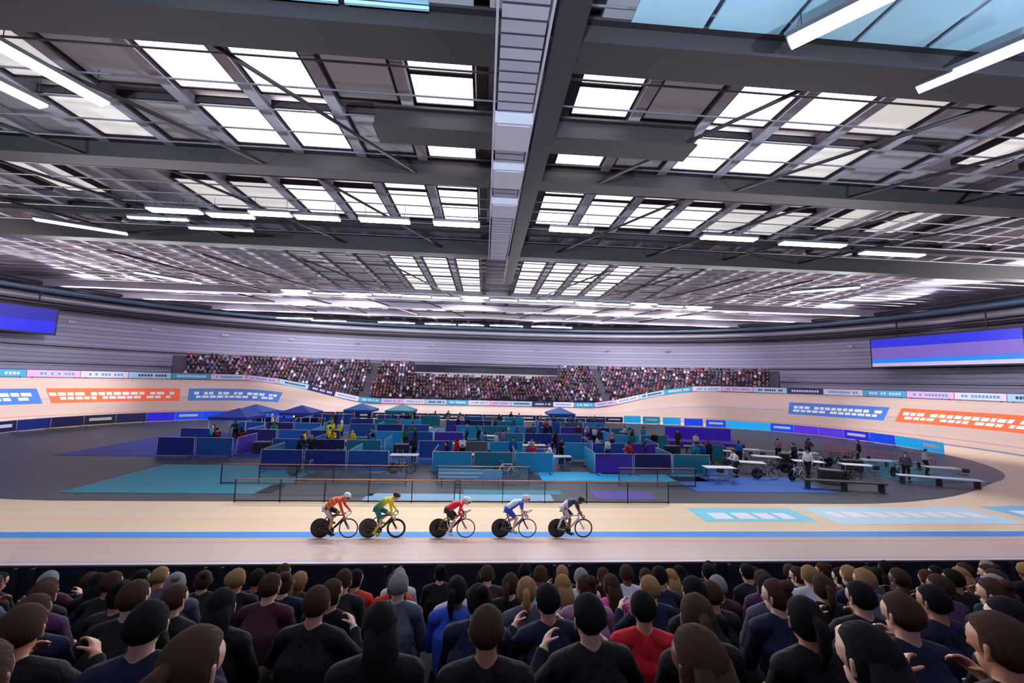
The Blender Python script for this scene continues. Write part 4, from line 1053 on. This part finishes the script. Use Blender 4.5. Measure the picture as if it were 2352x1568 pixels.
def far_crowd():
    rnd = random.Random(5); lp, lmi = low_person(); spots = []
    for k in range(FROW):
        o_, z = far_row(k); s = FS0
        while s < FS1:
            p = plan(s, o_ + .12, z); x, y, nx, ny, w_ = base(s)
            top = TP(s, 7.0).z + .9
            scale = 1 + (o_ / 30) * w_
            s += .56 / scale
            if z + 1.35 < top or rnd.random() < .08: continue
            if k >= 7 and abs(p.x - .5) < 14.0: continue          # the commentary box
            if (abs(s - 104) < .7 or abs(s - 146) < .7): continue  # aisles
            spots.append((k, s, p, math.atan2(-ny, -nx)))
    spots.sort(key=lambda q: (q[0], -q[1])) 
    near = sorted(range(len(spots)), key=lambda i: (spots[i][2] - CAM).length)
    pick = set(i for i in near if spots[i][0] <= 1 and 88 < spots[i][1] < 162)
    pick = set(sorted(pick, key=lambda i: (spots[i][0], abs(spots[i][1] - 125)))[:175])
    proto = None
    cnt = {}
    for i in sorted(pick):
        k, s, p, rz = spots[i]; col = rnd.choice(FAR_COL); sk = rnd.choice(['light', 'tan', 'pale', 'brown']); hk = rnd.choice(['black', 'brown', 'fair', 'grey'])
        if proto is None: o = proto = link('spectator', lp)
        else: o = proto.copy(); COL.objects.link(o)
        o.location = p; o.rotation_euler = (0, 0, rz + rnd.uniform(-.2, .2))
        for j, m in enumerate((SKIN[sk], CLOTH[col], CLOTH[rnd.choice(['denim', 'charcoal', 'soft_black'])], HAIR[hk])):
            o.material_slots[j].link = 'OBJECT'; o.material_slots[j].material = m
        c = cnt.get(k, 0); cnt[k] = c + 1
        blk = 'left' if s > 146 else 'right' if s < 104 else 'middle'
        tag(o, 'spectator in %s top with %s hair, %s row, %s block of the far stand' % (col.replace('_', ' '), hk, nth(k), blk), 'person', 'spectators in the %s row of the far stand' % nth(k))
    # everyone else
    nv = len(lp.vertices); co = np.empty(nv * 3); lp.vertices.foreach_get('co', co); co = co.reshape(-1, 3)
    ls = np.array([v for f in lp.polygons for v in f.vertices]); cnts = np.array([len(f.vertices) for f in lp.polygons])
    mats = [CLOTH[c] for c in FAR_COL] + list(SKIN.values()) + list(HAIR.values()); nc = len(FAR_COL)
    vs = []; lp_i = []; mi = []; n = 0
    for i, (k, s, p, rz) in enumerate(spots):
        if i in pick: continue
        rz += rnd.uniform(-.25, .25); c, s_ = math.cos(rz), math.sin(rz); h = rnd.uniform(.94, 1.05)
        q = np.stack([co[:, 0] * c - co[:, 1] * s_ + p.x, co[:, 0] * s_ + co[:, 1] * c + p.y, co[:, 2] * h + p.z], 1); vs.append(q)
        lp_i.append(ls + n * nv); n += 1
        lut = np.array([nc + rnd.randrange(4), rnd.randrange(nc), rnd.choice([3, 7, 13]), nc + 4 + rnd.randrange(4)]); mi.append(lut[lmi])
    me = bpy.data.meshes.new('crowd'); L = np.concatenate(lp_i); me.vertices.add(n * nv); me.vertices.foreach_set('co', np.concatenate(vs).ravel())
    me.loops.add(len(L)); me.loops.foreach_set('vertex_index', L.astype(np.int32))
    st = np.concatenate([[0], np.cumsum(np.tile(cnts, n))[:-1]]); me.polygons.add(n * len(cnts)); me.polygons.foreach_set('loop_start', st.astype(np.int32))
    for m in mats: me.materials.append(m)
    me.polygons.foreach_set('material_index', np.concatenate(mi).astype(np.int32)); me.update(calc_edges=True); me.validate()
    o = link('crowd', me); o['kind'] = 'stuff'; tag(o, 'mass of seated spectators filling the upper rows of the far stand', 'crowd')
    print('far people', len(spots), 'picked', len(pick), 'faces', len(me.polygons))
far_crowd()

# ================================================================ the infield
IF = {}
OCC = []                    # what stands where: (x0, y0, x1, y1, half thickness)
def occ(x, y, r): OCC.append((x, y, x, y, r))
def free(x, y, r):
    for (a, b, c, d, t) in OCC:
        dx, dy = c - a, d - b; L = dx * dx + dy * dy
        k = 0 if L == 0 else max(0, min(1, ((x - a) * dx + (y - b) * dy) / L))
        if math.hypot(x - a - dx * k, y - b - dy * k) < r + t: return False
    return True
tabs = [(-10, -11.2), (-5, -11.4), (0, -11), (5, -11.3), (-14, -6.6), (-3, -6.5), (4, -6.8), (10, -6.4), (-8, -1.8), (1, -2), (7, -1.9), (-6, 3.2), (3, 3.4), (11, 3), (-12, 3), (18.9, -8.3), (20.2, -10.4), (22, -12), (17.5, -12.5), (24.5, -13.0), (20.8, -7.4), (27.6, -11.4), (14.4, -14.2), (24.6, -8.6), (29.8, -13.6)]
for (x, y) in tabs: OCC.append((x - .6, y, x + .6, y, .75))
for n_, c_ in (('blue', (22, 84, 170)), ('teal', (16, 124, 150)), ('cyan', (30, 160, 214)), ('navy', (24, 28, 92)), ('purple', (74, 44, 168)), ('deep_blue', (20, 44, 140)), ('grey', (96, 96, 112)), ('pale', (176, 180, 198)), ('lime', (150, 170, 70)), ('white', (226, 228, 238)), ('pale_blue', (120, 170, 206)), ('dark', (38, 38, 52))):
    IF[n_] = mat('infield_' + n_, c_, .6, var=.06)
COPPER = mat('copper_rail', (206, 128, 84), .35, metal=.3, var=.05)
CLEAR = mat('clear_panel', (150, 170, 186), .1, var=0, alpha=.16)
Z0 = .012
def carpet(x, y, w_, d, c, lab, rz=0.0):
    o = MB().box((0, 0, .008), (w_, d, .014)).build('floor_mat', IF[c], None, (x, y, Z0), rz); return tag(o, lab, 'floor mat', 'mats on the infield floor')
for a in ((-1.0, -18.2, 9.0, 1.3, 'pale_blue', 'pale blue grey mat behind the middle riders'), (1.6, -17.2, 5.0, .8, 'teal', 'thin teal mat behind the rider in blue'), (7.2, -17.6, 3.0, 1.5, 'purple', 'purple mat right of the leading rider'),
          (-14.8, -14.6, 9.5, 6.2, 'teal', 'large teal mat at the near left of the infield'), (-8.0, -17.0, 5.6, 2.0, 'dark', 'dark mat behind the last rider'), (-21, -3, 15, 12, 'deep_blue', 'broad deep blue mat on the left half of the infield'),
          (-18, 6.5, 12, 6, 'blue', 'blue mat at the far left of the infield'), (-3, -6, 18, 9, 'blue', 'blue mat under the middle pens'), (-2, 5, 20, 9, 'teal', 'teal mat under the far middle pens'), (12, -9, 9, 8, 'blue', 'blue mat at the right of the middle pens'),
          (11, 3, 10, 8, 'deep_blue', 'deep blue mat at the far right pens'), (-11.2, -2.2, 3.6, 3.6, 'lime', 'lime green mat in the yellow team pen'), (15.5, -15.2, 8, 3.4, 'blue', 'blue mat at the near right edge of the infield'), (29.5, -11.0, 6, 6.5, 'teal', 'dark teal mat at the right tip of the infield'), (8.5, -13.6, 10, 2.2, 'cyan', 'cyan mat in front of the near right pens')):
    carpet(*a)
def partition(x, y, L, rz, c, lab, h=1.2, grp='dividers of the team pens', name='pen_divider', stripe=None, led=False):
    o = empty(name, (x, y, Z0 + .02), rz); tag(o, lab, 'partition', grp); dx, dy = math.cos(rz) * L / 2, math.sin(rz) * L / 2; OCC.append((x - dx, y - dy, x + dx, y + dy, .1))
    MB().box((0, 0, .1 + h / 2), (L - .06, .03, h)).build('panel', LED[c] if led else IF[c], o)
    if stripe: MB().box((0, -.02, .1 + h * .55), (L * .7, .012, h * .3)).box((0, .02, .1 + h * .55), (L * .7, .012, h * .3)).build('stripe', IF[stripe], o)
    mb = MB()
    for sx in (-.5, .5): mb.tube([(sx * L - sx * .03, 0, 0), (sx * L - sx * .03, 0, .14 + h)], .018, 6)
    mb.tube([(-L / 2, 0, .13 + h), (L / 2, 0, .13 + h)], .018, 6); mb.build('frame', M_GREY, o)
    for sx in (-.42, .42): MB().box((sx * L, 0, .015), (.08, .5, .03)).build('foot', M_DARK, o)
    return o
# perimeter boards on the edge of the flat zone
LED = {k: mat('led_' + k, c, .3, var=0, emit=.55) for k, c in (('cyan', (30, 160, 224)), ('blue', (20, 70, 220)), ('deep_blue', (40, 30, 200)), ('purple', (80, 40, 200)), ('teal', (20, 130, 170)), ('navy', (30, 30, 110)), ('dark', (30, 30, 60)))}
def perimeter():
    seq = {}
    s = 56.0; i = 0
    right = ['cyan', 'cyan', 'blue', 'deep_blue', 'purple', 'purple', 'blue', 'cyan', 'cyan', 'blue', 'blue', 'cyan', 'teal', 'cyan', 'blue', 'cyan', 'cyan']
    while s < 202:
        sm = s + 1.25; w_ = base(sm)[4]; off = -edge_u(sm) - .55
        k = base(sm); st = max(.5, 1 + off / 23.0 * w_); L = 2.5
        p = plan(sm, off, 0); rz = math.atan2(k[3], k[2]) + R(90)
        if s < 104: c = right[i % len(right)]; h = .95
        elif s < 150: c = 'navy'; h = .75
        elif s < 166: c = ['blue', 'cyan', 'blue'][i % 3]; h = .95
        else: c = ['navy', 'deep_blue', 'navy', 'dark'][i % 4]; h = .95
        partition(p.x, p.y, L, rz, c, '%s%s perimeter board, %s from the right along the infield edge' % ('lit ' if s < 104 or 150 <= s < 170 else '', c.replace('_', ' '), nth(i)), h, 'perimeter boards round the infield', 'perimeter_board', 'white' if (i % 3 == 0 or 104 < s < 150) else None, s < 104 or 150 <= s < 170)
        s += L / st; i += 1
perimeter()
# balustrades with copper coloured handrails on the near side
def balustrade(x0, x1, y, lab, board=None):
    L = x1 - x0; o = empty('balustrade', ((x0 + x1) / 2, y, Z0)); tag(o, lab, 'balustrade', 'copper topped balustrades at the near side of the infield')
    MB().tube([(-L / 2, 0, 1.0), (L / 2, 0, 1.0)], .028, 8).build('handrail', COPPER, o)
    n = max(1, round(L / 2.0))
    for i in range(n + 1): MB().box((-L / 2 + .02 + (L - .04) * i / n, 0, .5), (.04, .05, 1.0)).build('post', M_DARK, o)
    for i in range(n): MB().box((-L / 2 + L * (i + .5) / n, 0, .5), (L / n - .1, .012, .8)).build('clear_panel', CLEAR, o)
    MB().box((0, 0, .06), (L, .05, .05)).build('bottom_rail', M_DARK, o)
balustrade(-11.0, -1.2, -18.95, 'long copper topped balustrade behind the two left riders'); balustrade(-1.0, 9.0, -18.95, 'copper topped balustrade behind the three right riders')
balustrade(-13.5, -4.0, -15.9, 'second copper topped balustrade set further in on the left'); balustrade(-2.4, 2.6, -15.9, 'second copper topped balustrade set further in at the middle'); balustrade(7.6, 12.0, -15.9, 'second copper topped balustrade set further in on the right')
def sign_board():
    o = empty('sign_board', (-.6, -16.2, Z0)); tag(o, 'white and pale blue board with white stripes standing behind the middle riders', 'sign board')
    MB().box((0, 0, .65), (3.4, .05, .5)).build('panel', IF['pale_blue'], o)
    MB().box((-.5, -.03, .72), (2.3, .01, .07)).build('stripe', IF['white'], o); MB().box((-.6, -.03, .52), (2.1, .01, .06)).build('stripe', IF['white'], o)
    for sx in (-1.5, 1.5): MB().box((sx, 0, .22), (.05, .05, .44)).box((sx, 0, .015), (.06, .5, .03)).build('leg', M_DARK, o)
sign_board()
# team pens
PEN = []
def pens():
    cols = ['teal', 'blue', 'cyan', 'deep_blue', 'purple', 'teal', 'blue', 'navy', 'cyan', 'grey']; n = 0
    rows = ((-13.2, -13, 13), (-9.0, -22, 16), (-4.2, -24, 16), (.8, -25, 16), (5.6, -24, 15), (10.4, -20, 13))
    for r_, (y, x0, x1) in enumerate(rows):
        x = x0; i = 0
        while x < x1:
            if (i + r_) % 4 != 3:
                c = cols[(i * 3 + r_ * 5) % len(cols)]
                if x < -12: c = ['deep_blue', 'blue', 'navy', 'blue'][i % 4]
                partition(x + 1.2, y, 2.4, 0, c, '%s partition panel, %s from the left in the %s line of pens' % (c.replace('_', ' '), nth(i), nth(r_)), 1.15)
            if i % 2 == 0 and r_ < 5 and abs(x) < 20 and not any(abs(tx - x) < 1.7 and abs(ty - y - 1.45) < 2.2 for tx, ty in tabs):
                c = cols[(i + r_ * 2) % len(cols)]
                partition(x + .05, y + 1.45, 2.4, R(90), c, '%s side panel dividing the %s pen from the left in the %s line' % (c.replace('_', ' '), nth(i), nth(r_)), 1.15)
            x += 2.5; i += 1
pens()
# furniture: table, chair, case, canopy; one of each is built and then copied
def proto_table():
    o = empty('trestle_table'); MB().box((0, 0, .73), (1.8, .75, .035)).build('tabletop', IF['white'], o)
    for sx in (-.8, .8):
        for sy in (-.3, .3): MB().tube([(sx, sy, 0), (sx * .95, sy, .715)], .016, 6).build('leg', M_GREY, o)
    return o
def proto_chair():
    o = empty('folding_chair'); MB().box((0, 0, .45), (.42, .42, .03)).build('seat', IF['dark'], o)
    mb = MB(); mb.sheet([[V(-.2 - .03 * (1 - (y / .2) ** 2), y, z) for y in (-.2, -.1, 0, .1, .2)] for z in (.62, .7, .78, .86)]); b = mb.build('backrest', IF['dark'], o); q = b.modifiers.new('t', 'SOLIDIFY'); q.thickness = .02
    for sx, sy in ((-1, -1), (-1, 1), (1, -1), (1, 1)): MB().tube([(sx * .2, sy * .19, 0), (sx * .17, sy * .19, .45)] + ([(-.2, sy * .19, .86)] if sx < 0 else []), .012, 6).build('leg', M_GREY, o)
    return o
def proto_case():
    o = empty('flight_case'); MB().box((0, 0, .42), (1.1, .6, .62)).build('body', IF['dark'], o); MB().box((0, 0, .76), (1.12, .62, .06)).build('lid', IF['grey'], o)
    for sx in (-1, 1):
        MB().box((sx * .56, 0, .5), (.02, .2, .05)).build('handle', M_CHROME, o)
        for sy in (-1, 1): MB().lathe([(.05, -.015), (.02, -.015), (.02, .015), (.05, .015)], (sx * .45, sy * .22, .055), n=12).build('caster', M_TYRE, o)
    return o
def proto_canopy():
    o = empty('canopy_tent')
    for sx, sy in ((-1, -1), (-1, 1), (1, -1), (1, 1)): MB().tube([(sx * 1.45, sy * 1.45, 0), (sx * 1.45, sy * 1.45, 2.1)], .025, 6).build('pole', M_GREY, o)
    mb = MB(); b = [(-1.5, -1.5), (1.5, -1.5), (1.5, 1.5), (-1.5, 1.5)]
    mb.v = [(x, y, 2.1) for x, y in b] + [(x, y, 1.85) for x, y in b] + [(0, 0, 2.75)]
    for i in range(4): j = (i + 1) % 4; mb.face((i, j, 8)); mb.face((i, i + 4, j + 4, j))
    q = mb.build('canopy', IF['blue'], o); m = q.modifiers.new('t', 'SOLIDIFY'); m.thickness = .01
    return o
PT = {}
def place(kind, fn, x, y, rz, lab, cat, grp, z=Z0 + .022):
    if kind not in PT: o = PT[kind] = fn()
    else: o = copy_tree(PT[kind])
    o.location = (x, y, z); o.rotation_euler = (0, 0, rz); tag(o, lab, cat, grp); return o
rn = random.Random(21)
for i, (x, y) in enumerate(tabs): place('table', proto_table, x, y, rn.uniform(-.1, .1) if x < 15 else -.3, 'white trestle table, %s counted from the near left of the infield' % nth(i), 'table', 'trestle tables on the infield')
i = 0
for (x, y) in tabs:
    for dx in (-.5, .45):
        if rn.random() < .8:
            sgn = rn.choice((-1, 1)); occ(x + dx, y + sgn * .85, .3); place('chair', proto_chair, x + dx + rn.uniform(-.08, .08), y + sgn * .78, R(-90 * sgn) + rn.uniform(-.3, .3), 'dark folding chair %s the %s trestle table, %s side' % ('before' if sgn < 0 else 'behind', nth(tabs.index((x, y))), 'left' if dx < 0 else 'right'), 'chair', 'folding chairs at the trestle tables'); i += 1
def settle(x, y, r, tries=60):
    """the nearest free spot to x, y"""
    for k in range(tries):
        a = k * 2.4; q = .12 * k; X, Y = x + q * math.cos(a), y + q * math.sin(a) * .6
        if free(X, Y, r): occ(X, Y, r); return X, Y
    return None
tents = [(-22.4, 3.2, 'blue'), (-18.0, 3.2, 'deep_blue'), (-13.6, 8.0, 'blue'), (-21.0, -1.9, 'deep_blue'), (-9.2, 8.0, 'teal'), (8.8, 8.0, 'blue')]
for i, (x, y, c) in enumerate(tents):
    o = place('canopy', proto_canopy, x, y, 0, '%s canopy tent, %s from the left on the infield' % (c.replace('_', ' '), nth(sorted(t[0] for t in tents).index(x))), 'canopy tent', 'canopy tents on the infield')
    for ch in o.children:
        if ch.name.startswith('canopy'): set_mat(ch, IF[c])
    for sx in (-1.45, 1.45):
        for sy in (-1.45, 1.45): occ(x + sx, y + sy, .12)
bikes = [(-9.0, -12.3, 0, .1), (-3.2, -12.4, 2, .1), (2.6, -12.3, 4, -.1), (8.6, -12.4, 1, 3.0), (-11.6, -7.7, 1, .1), (-1.0, -7.8, 0, 3.0), (6.3, -8.0, 3, .1), (12.4, -7.8, 4, .1), (21.2, -11, 0, 2.8), (19.4, -14.3, 4, .2), (22.6, -14.6, 2, .2), (25.2, -9.4, 0, .1), (17.6, -10.4, 1, .3), (20.6, -12.6, 3, -.2), (23.4, -12.6, 4, 2.9), (26.4, -9.8, 2, .2), (28.4, -13.2, 0, .3), (16.2, -12.2, 2, .1)]
done = []
for (x, y, k, rz) in bikes:
    q = settle(x, y, .75)
    if q: done.append((q[0], q[1], k, rz))
done.sort()
for i, (x, y, k, rz) in enumerate(done):
    b = copy_tree(riders[k][0]); dx, dy = math.cos(rz) * .49, math.sin(rz) * .49; b.location = (x - dx, y - dy, Z0 + .022); b.rotation_euler = (0, 0, rz)
    tag(b, 'spare %s bicycle, %s from the left of those standing on the infield' % (['black', 'grey disced', 'black and gold', 'grey purple', 'white'][k], nth(i)), 'bicycle', 'spare bicycles on the infield')
cases = [(-12.2, -12.2, .1), (6.6, -12.2, 0), (13.4, -11.8, .3), (-6.2, -7.6, .0), (8.9, -2.6, .2), (20.5, -14.6, -.4), (15.2, -6.4, .1), (26, -11.5, -.3), (-17, -7.4, .1), (-1.5, 2.2, 0), (18.6, -7.2, -.3), (22.6, -9.4, -.35)]
done = []
for (x, y, rz) in cases:
    q = settle(x, y, .7)
    if q: done.append((q[0], q[1], rz))
done.sort()
for i, (x, y, rz) in enumerate(done): place('case', proto_case, x, y, rz, 'dark wheeled equipment case, %s from the left on the infield' % nth(i), 'case', 'equipment cases on the infield')
# purple stage, red lattice barrier, low red rail
def stage():
    OCC.append((18, -.5, 23, -2, 1.8))
    o = empty('stage', (20.6, -1.2, Z0 + .01), -.25); tag(o, 'low purple stage with a purple back board in the right half of the infield', 'stage')
    MB().box((0, 0, .25), (6.4, 3.0, .5)).build('deck', IF['purple'], o); MB().box((0, 1.45, 1.0), (6.0, .08, 1.0)).build('back_board', mat('stage_purple', (66, 30, 190), .5, emit=.15), o)
    MB().box((0, -1.7, .12), (1.6, .4, .24)).build('step', IF['navy'], o)
stage()
def lattice(x0, y0, x1, y1, h, n, m, name, lab):
    a, b = V(x0, y0, 0), V(x1, y1, 0); o = empty(name, (x0, y0, Z0)); tag(o, lab, 'barrier'); d = b - a
    for z in (.05, h * .5, h): MB().tube([V(0, 0, z), d + V(0, 0, z)], .02, 6).build('rail', m, o)
    for i in range(n): MB().tube([d * (i / (n - 1)), d * (i / (n - 1)) + V(0, 0, h)], .016, 6).build('upright', m, o)
REDP = mat('red_paint', (226, 86, 84), .5, var=0)
lattice(30.6, -3.8, 34.4, -9.4, .8, 30, REDP, 'lattice_barrier', 'low red lattice barrier near the right end of the infield')
lattice(25.8, -4.0, 30.0, -7.0, .4, 8, mat('dull_red', (150, 44, 84), .5, var=0), 'low_rail', 'low dull red rail left of the lattice barrier')
# long pale covers and dark benches among the clutter on the right
def long_bench(x, y, L, rz, c, lab):
    q = settle(x, y, .9); x, y = q; OCC.append((x - L * .45 * math.cos(rz), y - L * .45 * math.sin(rz), x + L * .45 * math.cos(rz), y + L * .45 * math.sin(rz), .3)); o = empty('long_bench', (x, y, Z0 + .005), rz); tag(o, lab, 'bench', 'long benches at the right of the infield')
    MB().box((0, 0, .47), (L, .5, .06)).build('seat_plank', IF[c], o)
    for sx in (-.45, 0, .45): MB().box((sx * L, 0, .22), (.08, .42, .44)).build('leg', M_DARK, o)
for a in ((19.0, -5.0, 4.0, -.3, 'pale', 'pale long bench right of the middle pens'), (23.0, -6.4, 4.5, -.45, 'pale', 'pale long bench below the purple stage'), (27.5, -10.0, 4.0, -.5, 'pale_blue', 'pale blue long bench nearest the lattice barrier'), (20.4, -16.2, 4.2, -.2, 'dark', 'dark long bench at the near right edge of the infield'), (27.6, -15.2, 4.0, -.35, 'white', 'white long bench at the right tip of the tables')): long_bench(*a)
# people on the infield
STAND_T = [T_of('p', 'standing_down', 'short', stride=.08), T_of('p', 'standing_folded', 'short', arms='folded', turn=.3), T_of('p', 'standing_reach', 'ponytail', arms='reach', bend=.15, turn=-.2), T_of('p', 'walking', 'long', stride=.24)]
POSE = {'standing_down': 'standing', 'standing_folded': 'with folded arms', 'standing_reach': 'reaching forward', 'walking': 'walking'}
def infield_people():
    rnd = random.Random(3)
    rows = ((-11.2, -12.5, 12.5, 15), (-6.7, -21, 15, 20), (-1.8, -22, 15, 18), (3.1, -22, 14, 17), (8.0, -20, 14, 14), (12.2, -12, 10, 8))
    for r_, (y, x0, x1, k) in enumerate(rows):
        ps = []
        for t in range(k * 12):
            if len(ps) == k: break
            x, yy = rnd.uniform(x0, x1), y + rnd.uniform(-1.5, 1.5)
            if free(x, yy, .36): occ(x, yy, .3); ps.append((x, yy))
        ps.sort()
        for i, (x, yy) in enumerate(ps):
            col = rnd.choice(['dark_navy', 'teal', 'cobalt', 'charcoal', 'red', 'bright_white', 'plum', 'cobalt', 'pale_grey', 'dark_maroon', 'green', 'soft_black', 'cobalt', 'mauve'])
            if -13.6 < x < -8.8 and r_ in (1, 2): col = 'yellow'
            if -9 < x < -4 and r_ == 4: col = rnd.choice(['yellow', 'lime'])
            T = rnd.choice(STAND_T); hk = rnd.choice(['black', 'brown', 'fair'])
            spawn_person(T, 'team_member', (x, yy, Z0 + .022), rnd.uniform(0, 6.28), SKIN[rnd.choice(list(SKIN))], CLOTH[col], CLOTH[rnd.choice(['charcoal', 'dark_navy', 'soft_black', 'denim'])], HAIR[hk],
                         'person in %s top %s, %s from left, %s pen line' % (col.replace('_', ' '), POSE[T['name']], nth(i), nth(r_)), 'team members among the pens')
    ps = []
    for (x, y, col) in ((16.2, -10.0, 'charcoal'), (18.9, -11.2, 'cobalt'), (21.4, -13.2, 'bright_white'), (23.2, -10.8, 'dark_navy'), (24.8, -7.8, 'plum'), (19.6, -5.8, 'pale_grey'), (27, -13, 'slate'), (14.9, -11.2, 'teal'), (17.2, -3.4, 'dark_maroon'), (29.0, -8.6, 'charcoal'), (22.8, -8.2, 'mauve'), (26, -12.2, 'pale_grey'), (18.2, -9.0, 'cobalt'), (15.8, -13.6, 'bright_white')):
        q = settle(x, y, .34)
        if q: ps.append((*q, col))
    ps.sort()
    for i, (x, y, col) in enumerate(ps):
        T = STAND_T[i % 4]; spawn_person(T, 'team_member', (x, y, Z0 + .002), rn.uniform(0, 6), SKIN['light'], CLOTH[col], CLOTH['charcoal'], HAIR['brown'], 'person in %s top %s, %s from left by the right hand tables' % (col.replace('_', ' '), POSE[T['name']], nth(i)), 'people by the right hand tables')
infield_people()
